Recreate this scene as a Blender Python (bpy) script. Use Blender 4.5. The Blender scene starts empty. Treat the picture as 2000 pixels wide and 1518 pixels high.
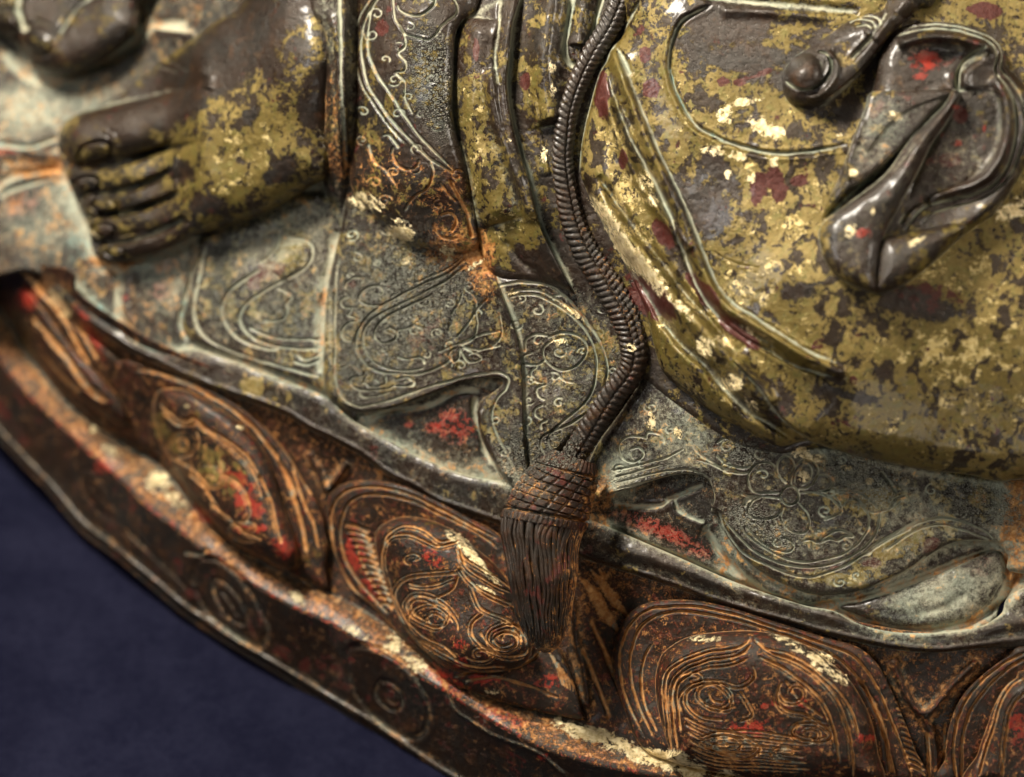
import bpy, math, numpy as np
from mathutils import Vector
rng = np.random.RandomState(7)
S = bpy.context.scene
S.unit_settings.scale_length = 0.015          # 1 unit = 15 mm
# ------------------------------------------------------------------ camera, lamps, exposure
ELEV = math.radians(45.0)
D = 70.0                                       # camera distance
FW = Vector((0, -math.cos(ELEV), math.sin(ELEV)))   # towards the camera
FV = Vector((0, math.sin(ELEV), math.cos(ELEV)))    # up in the picture
FU = Vector((1, 0, 0))
LIFT = Vector((0, 0, 11.75 / math.sqrt(2)))    # raises everything so that the cloth lies at z = 0
def fpos(u, v, w): return FU * u + FV * v + FW * w + LIFT
cam = bpy.data.cameras.new('camera'); co = bpy.data.objects.new('camera', cam)
S.collection.objects.link(co); S.camera = co
co.location = fpos(0, 0, D)
co.rotation_euler = (-FW).to_track_quat('-Z', 'Y').to_euler()
cam.sensor_width = 36; cam.lens = 36 * D / 20.0
cam.clip_start = 1; cam.clip_end = 500
cam.dof.use_dof = True; cam.dof.focus_distance = D + 0.75
cam.dof.aperture_fstop = 0.126 / 1.7; cam.dof.aperture_blades = 0
w_ = bpy.data.worlds.new('World'); S.world = w_; w_.use_nodes = True
w_.node_tree.nodes['Background'].inputs[0].default_value = (0.95, 0.95, 1.0, 1)
w_.node_tree.nodes['Background'].inputs[1].default_value = 0.06
def area(name, pos, target, sx, sy, power, col):
    l = bpy.data.lights.new(name, 'AREA'); l.shape = 'RECTANGLE'; l.size = sx; l.size_y = sy
    l.energy = power; l.color = col
    o = bpy.data.objects.new(name, l); S.collection.objects.link(o)
    o.location = fpos(*pos); o.rotation_euler = (fpos(*target) - o.location).to_track_quat('-Z', 'Y').to_euler()
    return o
area('key_softbox', (-24, 44, 22), (0, 0, 0), 16, 11, 100000, (1.0, 0.93, 0.82))
area('side_softbox', (42, 18, 22), (2, 0, 0), 12, 12, 15000, (1.0, 0.90, 0.78))
area('front_strip', (-38, 16, 34), (0, 0, 0), 7, 22, 7500, (0.96, 0.97, 1.0))
area('low_fill', (6, -34, 38), (0, -2, 0), 24, 14, 5500, (1.0, 0.92, 0.82))
S.view_settings.view_transform = 'Standard'; S.view_settings.look = 'None'
S.view_settings.exposure = 0.28; S.view_settings.gamma = 1.0

S.cycles.max_bounces = 4; S.cycles.diffuse_bounces = 2; S.cycles.glossy_bounces = 3; S.cycles.adaptive_threshold = 0.03
# ------------------------------------------------------------------ tracing helpers
CROP = {0:(0,0,1.),1:(0,0,.35),2:(650,0,.35),3:(1300,0,.35),4:(0,450,.35),5:(600,450,.35),6:(1250,500,.3756),
        7:(500,900,.4071),8:(1200,900,.4071),9:(0,900,.4071),10:(900,850,.2832),11:(1380,850,.2)}
def L(c, s):
    ox, oy, k = CROP[c]
    return np.array([[float(a) for a in p.split(',')] for p in s.split()]) * k + (ox, oy)
def spline(P, closed=False, d=6.0):
    P = np.asarray(P, float); n = len(P)
    if n < 3 and not closed:
        m = max(2, int(np.linalg.norm(P[-1]-P[0]) / d)); t = np.linspace(0, 1, m+1)[:, None]
        return P[0]*(1-t) + P[-1]*t
    out = []
    rngi = range(n) if closed else range(n-1)
    for i in rngi:
        if closed: p0, p1, p2, p3 = P[i-1], P[i], P[(i+1) % n], P[(i+2) % n]
        else: p0, p1, p2, p3 = P[max(i-1,0)], P[i], P[i+1], P[min(i+2,n-1)]
        m = max(2, int(np.linalg.norm(p2-p1) / d)); t = np.linspace(0, 1, m, endpoint=False)[:, None]
        out.append(.5*((2*p1)+(-p0+p2)*t+(2*p0-5*p1+4*p2-p3)*t*t+(-p0+3*p1-3*p2+p3)*t**3))
    if not closed: out.append(P[-1:])
    return np.vstack(out)
def resample(P, n):
    d = np.r_[0, np.cumsum(np.linalg.norm(np.diff(P, axis=0), axis=1))]
    t = np.linspace(0, d[-1], n)
    return np.stack([np.interp(t, d, P[:, k]) for k in range(P.shape[1])], 1)
def segdist(X, Y, a, b):
    dx, dy = b[0]-a[0], b[1]-a[1]; q = dx*dx+dy*dy+1e-9
    t = np.clip(((X-a[0])*dx+(Y-a[1])*dy)/q, 0, 1)
    ex, ey = X-(a[0]+t*dx), Y-(a[1]+t*dy)
    return np.hypot(ex, ey), dx*(Y-a[1])-dy*(X-a[0]), t
# value noise over pixel space, seamless everywhere
_NT = {}
def vnoise(X, Y, wl, seed):
    if seed not in _NT: _NT[seed] = np.random.RandomState(seed).rand(256, 256)
    T = _NT[seed]; x = X/wl+1000; y = Y/wl+1000
    i = np.floor(x).astype(int); j = np.floor(y).astype(int); fx = x-i; fy = y-j
    fx = fx*fx*(3-2*fx); fy = fy*fy*(3-2*fy)
    i0, i1, j0, j1 = i & 255, (i+1) & 255, j & 255, (j+1) & 255
    return (T[j0,i0]*(1-fx)+T[j0,i1]*fx)*(1-fy)+(T[j1,i0]*(1-fx)+T[j1,i1]*fx)*fy - .5
def uneven(X, Y):
    return (.09*vnoise(X, Y, 90, 1)+.030*vnoise(X, Y, 34, 2)+.010*vnoise(X+Y*.3, Y, 13, 3)+.006*vnoise(X, Y, 5, 4))
# smooth depth of the figure (distance towards the camera) through control points
def rbf(pts):
    pts = np.array(pts, float); P = pts[:, :2]/1000; n = len(P)
    d = np.linalg.norm(P[:, None]-P[None], axis=2); K = d**3 + np.eye(n)*1e-4
    A = np.zeros((n+3, n+3)); A[:n, :n] = K; A[:n, n] = 1; A[:n, n+1:] = P; A[n:, :n] = A[:n, n:].T
    c = np.linalg.solve(A, np.r_[pts[:, 2], 0, 0, 0])
    gx = np.arange(-400, 2500, 25.); gy = np.arange(-400, 2100, 25.)
    X, Y = np.meshgrid(gx/1000, gy/1000); Z = c[n]+c[n+1]*X+c[n+2]*Y
    for i in range(n): Z = Z + c[i]*np.hypot(X-P[i, 0], Y-P[i, 1])**3
    def f(X, Y):
        x = np.clip((X+400)/25, 0, len(gx)-1.001); y = np.clip((Y+400)/25, 0, len(gy)-1.001)
        i = x.astype(int); j = y.astype(int); fx = x-i; fy = y-j
        return (Z[j,i]*(1-fx)+Z[j,i+1]*fx)*(1-fy)+(Z[j+1,i]*(1-fx)+Z[j+1,i+1]*fx)*fy
    return f
W = rbf([(20,520,-7.5),(300,690,-5.8),(640,850,-4.0),(1000,1000,-2.5),(1400,1160,-1.0),(1700,1265,0),(2000,1270,.2),
  (0,300,-8),(150,0,-8.5),(100,450,-7.2),(300,500,-5.8),(500,600,-4.6),(650,400,-3.8),(650,700,-3.8),(800,650,-3),
  (900,500,-2.2),(1000,850,-2.2),(1100,700,-1.7),(1200,900,-1.4),(1400,1000,-.6),(1600,1050,-.1),(1850,1100,.1),
  (2000,950,.2),(700,0,-3.4),(800,200,-2.4),(1000,200,-1.5),(1100,0,-1.5),(1250,300,-.8),(1300,700,-.8),(1500,500,.1),
  (1700,700,.5),(1700,300,.3),(2000,600,.5),(2000,0,0),(1400,0,-.8),(500,200,-5.0),(400,0,-6),(0,0,-9.5),(-200,400,-9.5),(2200,700,.6)])
RIMK = -8.56
def w_rim(py): return RIMK - (759-py)/100
HEM_U = L(0,'150,560 185,600 224,630 266,667 315,684 385,683 455,705 542,740 637,775 687,818 775,868 845,903 915,929 1002,946 1080,985 1150,1014 1200,1034 1322,1087 1444,1140 1566,1181 1627,1193 1688,1222 1770,1236 1892,1230 1953,1201 1990,1152 2040,1080')
HEM_L = L(0,'100,560 140,605 168,630 245,680 315,716 402,755 490,786 560,812 600,838 687,880 757,929 810,957 866,988 976,1026 1050,1060 1127,1088 1250,1127 1302,1144 1404,1181 1526,1217 1648,1250 1750,1270 1831,1276 1912,1268 2040,1250')
RIM_I = L(0,'-60,500 -20,570 0,597 21,618 45,674 84,723 115,765 157,803 210,842 262,866 297,880 338,925 375,976 415,1022 480,1075 550,1108 635,1140 692,1169 753,1209 800,1246 846,1291 880,1322 948,1352 1029,1372 1111,1393 1192,1417 1261,1458 1342,1482 1424,1498 1485,1511 1566,1527 1750,1555 2080,1580')
RIM_O = L(0,'-60,600 -20,660 10,720 60,778 120,835 191,900 244,945 285,990 346,1034 391,1071 427,1091 480,1132 562,1181 651,1222 712,1258 800,1311 866,1348 927,1388 1029,1446 1111,1478 1192,1498 1300,1518 1450,1545 1600,1570 1800,1600 2100,1620')
BOT = L(0,'-110,700 -60,790 -10,855 41,912 94,967 155,1042 228,1097 305,1162 366,1213 448,1266 529,1315 631,1380 733,1441 800,1490 860,1530 950,1580 1100,1640 1400,1720 1800,1770 2100,1800')
_c = [(p[0], p[1], w_rim(p[1])+.05) for p in resample(RIM_I, 16)] + \
     [(p[0], p[1]-10, float(W(np.array(p[0]), np.array(p[1])))-.02) for p in resample(HEM_L, 14)]
WP = rbf(_c)

# ------------------------------------------------------------------ surface paint (patina, gilding, red lacquer, dust)
CH = ['dust','gild','warm','maroon','leaf','red','punch','teal']
PAINT = []
def paint(ch, c, s, val):
    """blobs 'x,y,rx,ry,angle'"""
    ox, oy, k = CROP[c]
    for p in s.split():
        q = [float(a) for a in p.split(',')] + [0]
        PAINT.append((ch, q[0]*k+ox, q[1]*k+oy, q[2]*k, q[3]*k, math.radians(q[4]), val))
def apply_paint(X, Y, A, only=None):
    for ch, cx, cy, rx, ry, an, v in PAINT:
        R = 2.2*max(rx, ry)
        if X.ndim == 2:                                     # regular grid: work in a window
            x0, y0 = X[0, 0], Y[0, 0]; st = X[0, 1]-X[0, 0]
            i0 = max(0, int((cx-R-x0)/st)); i1 = min(X.shape[1], int((cx+R-x0)/st)+1)
            j0 = max(0, int((cy-R-y0)/st)); j1 = min(X.shape[0], int((cy+R-y0)/st)+1)
            if i1 <= i0 or j1 <= j0: continue
            sl = (slice(j0, j1), slice(i0, i1))
        else:
            sl = (np.abs(X-cx) < R) & (np.abs(Y-cy) < R)
            if not sl.any(): continue
        dx = X[sl]-cx; dy = Y[sl]-cy; c, s = math.cos(an), math.sin(an)
        q = ((dx*c+dy*s)/rx)**2 + ((-dx*s+dy*c)/ry)**2
        A[ch][sl] += v*np.exp(-q*q*.8)
# gilding on leg and folds
paint('gild', 0, '1700,740,330,170,25 1480,560,170,110,50 1900,760,200,160 1400,620,150,60,40', .16)
paint('gild', 3, '520,1250,420,250,40 100,650,120,300,-15 600,1000,350,160,20', .40)
paint('gild', 2, '800,700,70,330,-8 880,1080,90,220,-25 1000,1300,130,150,-30 1110,480,60,200,-10 1560,850,120,230,-20 1680,1200,90,250,-30', .55)
paint('gild', 3, '300,950,160,90,40 330,100,240,90 430,330,150,60 210,1150,220,110,50', -.65)
paint('gild', 3, '1500,600,420,450', -.25)
paint('gild', 3, '450,300,420,260,10', -.5)
paint('gild', 3, '820,440,150,140 900,650,200,90,-20', -.3)
paint('gild', 3, '700,170,120,30,-10 640,240,110,25 330,480,120,90,60 600,560,150,60,30', .5)
paint('gild', 5, '1180,140,60,70 1290,180,50,90 1450,250,80,200,-25', -.5)
paint('gild', 5, '130,600,60,300', .25)
paint('gild', 1, '1300,700,450,220,-25 1500,900,330,260,-25 1200,1000,250,160,-30', .35)
paint('gild', 1, '1250,330,480,130,-40 800,560,220,60,-40', -.75)
paint('gild', 1, '1370,660,70,45,-30 1560,960,110,55,-40 1150,1140,90,60 1740,620,80,80,-30 1010,960,60,70', -.8)
paint('gild', 6, '1000,700,90,30,10 830,180,80,45 640,300,120,30,35 1290,600,60,30 1650,700,90,30 1150,740,120,25,10', -.6)
paint('gild', 6, '1500,250,250,90,15 1300,50,90,50', -.8)
paint('maroon', 6, '1520,230,230,80,10 1480,800,130,60,15 770,800,60,40', .35)
paint('maroon', 6, '90,220,110,60,50 320,180,130,40,50 500,380,150,40,40', 1.0)
paint('maroon', 3, '620,1020,45,130,-10 520,1040,50,80 750,1010,50,30 320,460,40,35 440,450,60,25,-20 540,410,50,20,-20', .9)
paint('maroon', 3, '1180,610,60,40,-40 1650,640,40,50 1600,890,60,40 1780,60,90,50', .8)
paint('maroon', 2, '1740,310,35,45 1780,490,50,55 1070,450,30,50 800,280,16,60 1500,540,40,150 1840,1300,40,90,-30 1620,880,25,60 280,160,40,40', 1.0)
paint('maroon', 5, '1870,370,60,160,-35 250,300,28,28 1290,620,10,10', .9)
paint('maroon', 8, '1530,400,40,40 1240,490,50,25 930,525,30,12 1060,515,30,12', .8)
paint('gild', 8, '1350,420,230,60,-25 1100,560,220,35 1250,200,130,60', .65)
# vermilion
paint('red', 3, '1430,350,70,65 1480,330,60,60 1420,430,50,20', .62)
paint('red', 3, '1630,800,25,18 1780,720,12,18 1620,600,18,12 1100,1300,50,30', .75)
paint('red', 4, '920,190,90,45,-20 890,330,60,60 700,380,20,20 500,550,30,150,-30 150,380,60,60', .70)
paint('red', 5, '820,1090,110,90,30 570,1085,30,22 700,1100,45,30', .70)
paint('red', 8, '130,300,190,45,18 340,400,160,50,25', .6)
paint('red', 8, '650,1280,90,35 900,1160,25,22 720,1175,20,12 770,1165,12,12 1930,1280,40,80 1200,1330,60,20', .62)
paint('red', 7, '850,460,60,40,30 980,880,35,25 985,970,35,25 1110,1050,80,30,10 1400,1060,50,30 480,430,60,110 560,620,60,60', .6)
paint('red', 9, '1150,100,90,40,20 1200,220,80,50,40 1180,330,60,20 1370,420,60,50 960,260,60,30,40 1250,320,40,20', .68)
paint('red', 1, '140,1140,110,80,-30 40,850,60,25', .55)
paint('red', 9, '500,30,60,40', .4)
paint('red', 7, '850,1010,60,30,30 950,1080,90,40,30 1200,1230,130,30,25 1380,1420,40,20', .55)
# bright leaf
paint('leaf', 3, '330,650,45,60,20 430,570,110,22,-10 530,700,90,50,30 620,740,45,40', .78)
paint('leaf', 3, '260,840,70,35,10 400,870,50,30,10 610,900,30,35 350,975,25,25 1900,1200,70,50,-30 1970,1160,50,60 480,1000,25,30', .68)
paint('leaf', 3, '1270,650,50,30 1045,965,30,20 1100,780,20,20 1030,1280,35,50 1400,1350,60,18,-25 970,750,20,12 1160,1180,14,20', .75)
paint('leaf', 2, '1520,1190,130,38,45 1650,1400,170,42,48 1740,1010,70,45,60 1790,1120,40,30,60 1225,370,25,40 1230,500,20,50 1180,860,30,50', .60)
paint('leaf', 5, '1800,130,190,50,55 1980,330,80,40,50', .60)
paint('leaf', 6, '70,90,100,35,50 230,280,90,28,48 340,470,50,60 440,450,70,25,40 480,660,60,45 580,770,50,22,45 560,390,60,18,40', .62)
paint('leaf', 6, '830,1020,50,30 900,1050,50,22 1070,1100,30,20 60,860,20,50 200,920,20,40,-30 850,1150,35,30 1190,1170,35,18', .8)
paint('leaf', 2, '190,1130,100,55,15 380,1290,80,70,35 400,1460,25,20 980,790,18,18', .62)
paint('leaf', 5, '530,20,60,35,20 560,165,22,18 780,130,50,45 940,190,60,14,-35 1150,350,60,14 1480,460,80,20,40 1400,620,50,25 1800,650,40,35', .72)
paint('leaf', 4, '320,390,30,70,-40 370,460,30,30 1340,1100,25,12 1040,980,18,18 520,1110,22,18', .85)
paint('leaf', 7, '980,390,90,28,40 1050,470,70,22,45 1130,560,60,18,40 1100,615,60,10,25', .75)
paint('leaf', 7, '200,660,45,26,25 480,820,60,22,25 660,880,40,50 760,970,60,34,40 1130,1110,40,16', .62)
paint('leaf', 8, '850,880,130,25,28 1000,960,60,60,45 1080,1040,60,30,30 430,855,90,18', .62)
paint('leaf', 8, '290,1440,110,50,15 390,1500,60,40 540,1505,60,22', .85)
paint('leaf', 8, '190,1400,60,20,15', .7)
paint('leaf', 7, '1450,1240,20,20 1550,1300,120,30,20 1700,1340,140,40,20 1850,1420,80,30,20', .72)
paint('leaf', 9, '760,100,60,45 870,220,50,25,40 820,160,30,20', .5)
paint('leaf', 4, '620,1230,60,30,40 880,1370,50,40,40 420,330,10,10', .45)
# light gilding patches that read pale, grey-green zones
paint('gild', 0, '1850,680,150,60,10 1700,560,90,40,30 1880,560,120,60', .35)
paint('gild', 0, '1400,430,110,130,40 1560,560,60,30 1480,760,120,30,35 1750,620,90,50', -.35)
paint('dust', 0, '1700,1100,260,70,10 1100,700,60,120 750,620,120,110 520,600,110,110', .10)
paint('gild', 4, '1430,870,90,50 1560,950,60,40', .9)
paint('gild', 4, '1640,110,80,110,20 1540,220,120,40,-20', .7)
paint('maroon', 4, '1520,220,80,50,-10 1420,290,40,40', .9)
paint('gild', 4, '1000,1180,70,60 1200,1320,120,90,30 900,1080,40,80', .7)
paint('gild', 9, '1100,60,120,60,30 1100,150,40,60', .6)
paint('gild', 4, '150,600,150,200', .15)
paint('maroon', 5, '670,600,150,90,-25', .45)
paint('teal', 1, '120,810,160,20', 1.0)
paint('teal', 4, '580,480,40,120,-30 830,650,60,18,30 1030,450,20,120 430,100,60,100', 1.0)
paint('teal', 3, '60,500,30,160,-20 300,760,100,30,20', .7)
paint('warm', 1, '300,930,300,70 1840,600,60,260 1880,900,60,120 600,1460,160,30', .32)
paint('warm', 5, '980,200,80,180 860,90,200,120', .9)
paint('warm', 2, '300,1000,300,180,20 650,1200,110,230 700,1000,60,150,-30', .42)
paint('dust', 0, '90,420,90,80 130,200,120,60 30,230,80,60 560,450,110,60,-30', .28)
paint('dust', 0, '330,520,60,90 630,620,18,120', .35)
paint('dust', 0, '1010,940,90,22,25 1210,940,40,60 1420,1100,20,60,-25 1840,1170,130,60,-20 1980,1000,40,150', .5)
paint('warm', 0, '1990,1000,30,120 1170,980,25,50', .4)
paint('dust', 0, '1450,780,60,40,40 1330,850,50,80,-20 1750,980,200,40,25 1700,250,70,70', .25)
paint('punch', 2, '560,450,110,280,-12', 1.0)
paint('punch', 0, '700,740,55,55 560,610,40,70 430,560,22,90 740,600,100,120 820,560,100,100 1000,900,30,60', .75)
paint('punch', 11, '560,900,330,160,25 350,780,120,100 1500,400,350,220,20 400,180,220,120,20', .9)
paint('punch', 8, '330,60,160,40,15 60,90,160,30,-10 1250,180,100,60', .9)
paint('punch', 0, '1920,990,80,40,20 1080,880,60,40', .7)
paint('warm', 7, '1650,650,110,120', .5)
paint('maroon', 9, '1500,1000,200,60,30', .3)
exec_paint = None

# ------------------------------------------------------------------ mesh building
STATUE = bpy.data.objects.new('bronze_statue', None); S.collection.objects.link(STATUE)
STATUE['label'] = 'worn gilt bronze statue on a lotus base, with bare foot and tasselled cord'
STATUE['category'] = 'statue'
STATUE.location = fpos(4, -2, -3)
STATUE.location.z = 0
def to_world(px, py, w):
    f = (D-w)/D; u = (px-1000)/100*f; v = (759-py)/100*f
    P = np.stack([u, v*FV.y + w*FW.y, v*FV.z + w*FW.z + LIFT.z], -1)
    return P
def link(name, P, F, A, mat, parent, smooth=True):
    """P (n,3) world points, F list/array of quads or tris"""
    me = bpy.data.meshes.new(name)
    F = np.asarray(F, dtype=np.int32); k = F.shape[1]
    me.vertices.add(len(P)); me.vertices.foreach_set('co', P.astype(np.float32).ravel())
    me.loops.add(F.size); me.loops.foreach_set('vertex_index', F.ravel())
    me.polygons.add(len(F)); me.polygons.foreach_set('loop_start', np.arange(0, F.size, k, dtype=np.int32))
    me.polygons.foreach_set('loop_total', np.full(len(F), k, dtype=np.int32))
    me.polygons.foreach_set('use_smooth', np.full(len(F), smooth))
    me.update(calc_edges=True); me.validate()
    if A is not None:
        for nm, chs in (('PA', CH[:4]), ('PB', CH[4:])):
            at = me.attributes.new(nm, 'FLOAT_COLOR', 'POINT')
            at.data.foreach_set('color', np.stack([A[c].ravel() for c in chs], -1).astype(np.float32).ravel())
    me.materials.append(mat)
    o = bpy.data.objects.new(name, me); S.collection.objects.link(o)
    if parent is not None:
        o.parent = parent
        b = parent
        loc = Vector((0, 0, 0))
        while b is not None: loc += b.location; b = b.parent
        o.location = -loc
    return o
def blur(h, r):
    k = 2*r+1; p = np.pad(h, ((r+1, r), (r+1, r)), 'edge'); c = p.cumsum(0).cumsum(1)
    return (c[k:, k:]-c[:-k, k:]-c[k:, :-k]+c[:-k, :-k])/(k*k)
def new_attr(shape, base):
    return {c: np.full(shape, float(base.get(c, 0))) for c in CH}
# line kinds: ('g', pts, width, depth[, dust])  groove; ('r', ...) ridge; ('f', pts, H, L[, sharp]) fold raised on the right-hand side
def apply_lines(X, Y, h, A, lines):
    for ln in lines:
        kind, pts = ln[0], ln[1]; a, b = ln[2], ln[3]; du = ln[4] if len(ln) > 4 else (.8 if kind == 'g' else 0)
        if kind == 'g' and a < 3.6: a, b = max(1.5, a*.72), b*.85
        P = spline(pts, d=5)
        if kind in 'gr':   # unsteady hand: the line wanders a little
            wob = np.stack([vnoise(P[:, 0], P[:, 1], 22, 11), vnoise(P[:, 0], P[:, 1], 22, 12)], 1)*2.2
            P = P + wob
        R = a*3 if kind in 'gr' else b*3.2+6
        if X.ndim == 2:
            x0, y0 = X[0, 0], Y[0, 0]; st = X[0, 1]-X[0, 0]
            i0 = max(0, int((P[:, 0].min()-R-x0)/st)); i1 = min(X.shape[1], int((P[:, 0].max()+R-x0)/st)+2)
            j0 = max(0, int((P[:, 1].min()-R-y0)/st)); j1 = min(X.shape[0], int((P[:, 1].max()+R-y0)/st)+2)
            if i1 <= i0 or j1 <= j0: continue
            WX = X[j0:j1, i0:i1]; WY = Y[j0:j1, i0:i1]
        else:
            m = (X > P[:, 0].min()-R) & (X < P[:, 0].max()+R) & (Y > P[:, 1].min()-R) & (Y < P[:, 1].max()+R)
            if not m.any(): continue
            WX, WY = X[m], Y[m]
        bd = np.full(WX.shape, 1e9); sg = np.zeros(WX.shape); pr = np.zeros(WX.shape)
        n = len(P)-1
        for i in range(n):
            if WX.ndim == 2:
                xa, xb = sorted((P[i, 0], P[i+1, 0])); ya, yb = sorted((P[i, 1], P[i+1, 1]))
                a0 = max(0, int((xa-R-WX[0, 0])/st)); a1 = max(0, int((xb+R-WX[0, 0])/st)+2)
                c0 = max(0, int((ya-R-WY[0, 0])/st)); c1 = max(0, int((yb+R-WY[0, 0])/st)+2)
                sl = (slice(c0, c1), slice(a0, a1))
                if WX[sl].size == 0: continue
            else: sl = slice(None)
            d, s, t = segdist(WX[sl], WY[sl], P[i], P[i+1])
            up = d < bd[sl]
            bd[sl] = np.where(up, d, bd[sl]); sg[sl] = np.where(up, s, sg[sl]); pr[sl] = np.where(up, (i+t)/n, pr[sl])
        taper = np.clip(np.minimum(pr, 1-pr)*12, 0, 1)**.6
        wv = .75+.5*(vnoise(WX, WY, 30, 13)+.5)
        if kind == 'g':
            aw = a*(.62+.75*(vnoise(WX, WY, 26, 14)+.5)); q = np.exp(-(bd/aw)**2)*taper; dh = -b*q*wv
            # raised lips on both sides
            dh += b*.14*np.exp(-((bd-a*1.9)/(a*.8))**2)*taper
            dd = q*du*wv
        elif kind == 'r':
            q = np.exp(-(bd/a)**2)*taper; dh = b*q; dd = q*du
        else:
            right = sg > 0
            q = np.where(right, np.exp(-bd/b)*(1-np.exp(-(bd/3.0)**2)*.0), 0)
            e = np.where(right, 1, np.clip(1-bd/4.0, 0, 1)**2)     # steep face on the low side
            dh = a*np.where(right, np.exp(-(bd/b)**1.5), e)*taper
            dd = np.where(right, 0, np.exp(-((bd-5)/5.0)**2))*du*taper
        if X.ndim == 2:
            h[j0:j1, i0:i1] += dh; A['dust'][j0:j1, i0:i1] += dd
        else:
            h[m] += dh; A['dust'][m] += dd
def relief(name, outline, off=0, H=.3, r=30, thick=.5, step=2.0, lines=(), base={}, mat=None, parent=None, Wf=None,
           shape=None, contact=(), label=None, closed=True, power=2.0, rough=1.0, cav=1.0):
    outline = np.array(outline, float)                       # let the piece run on a little beyond what the photograph shows
    outline[:, 1] -= np.where(outline[:, 1] < -20, 150, 0); outline[:, 0] += np.where(outline[:, 0] > 2030, 170, 0) - np.where(outline[:, 0] < -40, 150, 0)
    O = spline(outline, closed=closed, d=8)
    M = step*4
    x0, y0 = O.min(0)-M; x1, y1 = O.max(0)+M
    x0 = max(x0, -240); y0 = max(y0, -240); x1 = min(x1, 2260); y1 = min(y1, 1760)
    X, Y = np.meshgrid(np.arange(x0, x1, step), np.arange(y0, y1, step))
    # signed distance on a coarse grid
    cs = max(step*2, 4.0)
    CX, CY = np.meshgrid(np.arange(x0-cs, x1+2*cs, cs), np.arange(y0-cs, y1+2*cs, cs))
    dm = np.full(CX.shape, 1e9); ins = np.zeros(CX.shape, bool)
    for i in range(len(O)):
        a, b = O[i], O[(i+1) % len(O)]
        d, _, _ = segdist(CX, CY, a, b); dm = np.minimum(dm, d)
        if a[1] != b[1]:
            c = ((a[1] > CY) != (b[1] > CY)) & (CX < (b[0]-a[0])*(CY-a[1])/(b[1]-a[1])+a[0]); ins ^= c
    sd = np.where(ins, dm, -dm)
    fx = (X-CX[0, 0])/cs; fy = (Y-CY[0, 0])/cs; i = fx.astype(int); j = fy.astype(int); fx -= i; fy -= j
    sdf = (sd[j,i]*(1-fx)+sd[j,i+1]*fx)*(1-fy)+(sd[j+1,i]*(1-fx)+sd[j+1,i+1]*fx)*fy
    gy, gx = np.gradient(sdf, step); gl = np.hypot(gx, gy)+1e-6; gx /= gl; gy /= gl
    out = sdf < 0
    k = np.where(out, -sdf, 0)
    PX = X + gx*k; PY = Y + gy*k
    A = new_attr(X.shape, base)
    t = np.clip(sdf/r, 0, 1)
    h = off + H*(1-(1-t)**power)**(1/power)
    if shape is not None: h = shape(PX, PY, h, sdf)
    apply_lines(X, Y, h, A, lines)
    h += uneven(PX, PY)*rough
    h0 = h
    A['dust'] += cav*np.clip((blur(h0, 3)-h0)*9, 0, .7) + cav*np.clip((blur(h0, 9)-h0)*4, 0, .6) - cav*np.clip((h0-blur(h0, 5))*7, 0, .5)
    for C, wd, v in contact:
        Q = spline(C, d=8)
        m = (X > Q[:, 0].min()-wd*3) & (X < Q[:, 0].max()+wd*3) & (Y > Q[:, 1].min()-wd*3) & (Y < Q[:, 1].max()+wd*3)
        bd = np.full(int(m.sum()), 1e9); mx, my = X[m], Y[m]
        for q in range(len(Q)-1): bd = np.minimum(bd, segdist(mx, my, Q[q], Q[q+1])[0])
        A['dust'][m] += v*np.exp(-(bd/wd)**1.5)
    apply_paint(X, Y, A)
    w = (Wf or W)(PX, PY) + h
    # the side wall under the outline
    lay = np.clip(k/step, 0, 3)
    w = w - np.where(out, thick*np.clip(lay/2.0, 0, 1), 0)
    PX = PX + gx*np.where(out, np.clip(lay-1, 0, 1)*1.5, 0); PY = PY + gy*np.where(out, np.clip(lay-1, 0, 1)*1.5, 0)
    keepv = sdf > -step*2.6
    keep = keepv[:-1, :-1] & keepv[1:, :-1] & keepv[:-1, 1:] & keepv[1:, 1:]
    idx = np.arange(X.size).reshape(X.shape)
    q = np.stack([idx[1:, :-1][keep], idx[1:, 1:][keep], idx[:-1, 1:][keep], idx[:-1, :-1][keep]], -1)
    used = np.unique(q); remap = np.full(X.size, -1); remap[used] = np.arange(len(used))
    P = to_world(PX.ravel()[used], PY.ravel()[used], w.ravel()[used])
    AA = {c: A[c].ravel()[used] for c in CH}
    o = link(name, P, remap[q], AA, mat or MAT, parent or STATUE)
    if label: o['label'] = label
    return o
def loft_mesh(name, PX, PY, Wz, A, mat, parent, label=None):
    n, m = PX.shape; idx = np.arange(n*m).reshape(n, m)
    q = np.stack([idx[:-1, :-1].ravel(), idx[1:, :-1].ravel(), idx[1:, 1:].ravel(), idx[:-1, 1:].ravel()], -1)
    o = link(name, to_world(PX.ravel(), PY.ravel(), Wz.ravel()), q, {c: A[c].ravel() for c in CH}, mat, parent)
    if label: o['label'] = label
    return o
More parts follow.
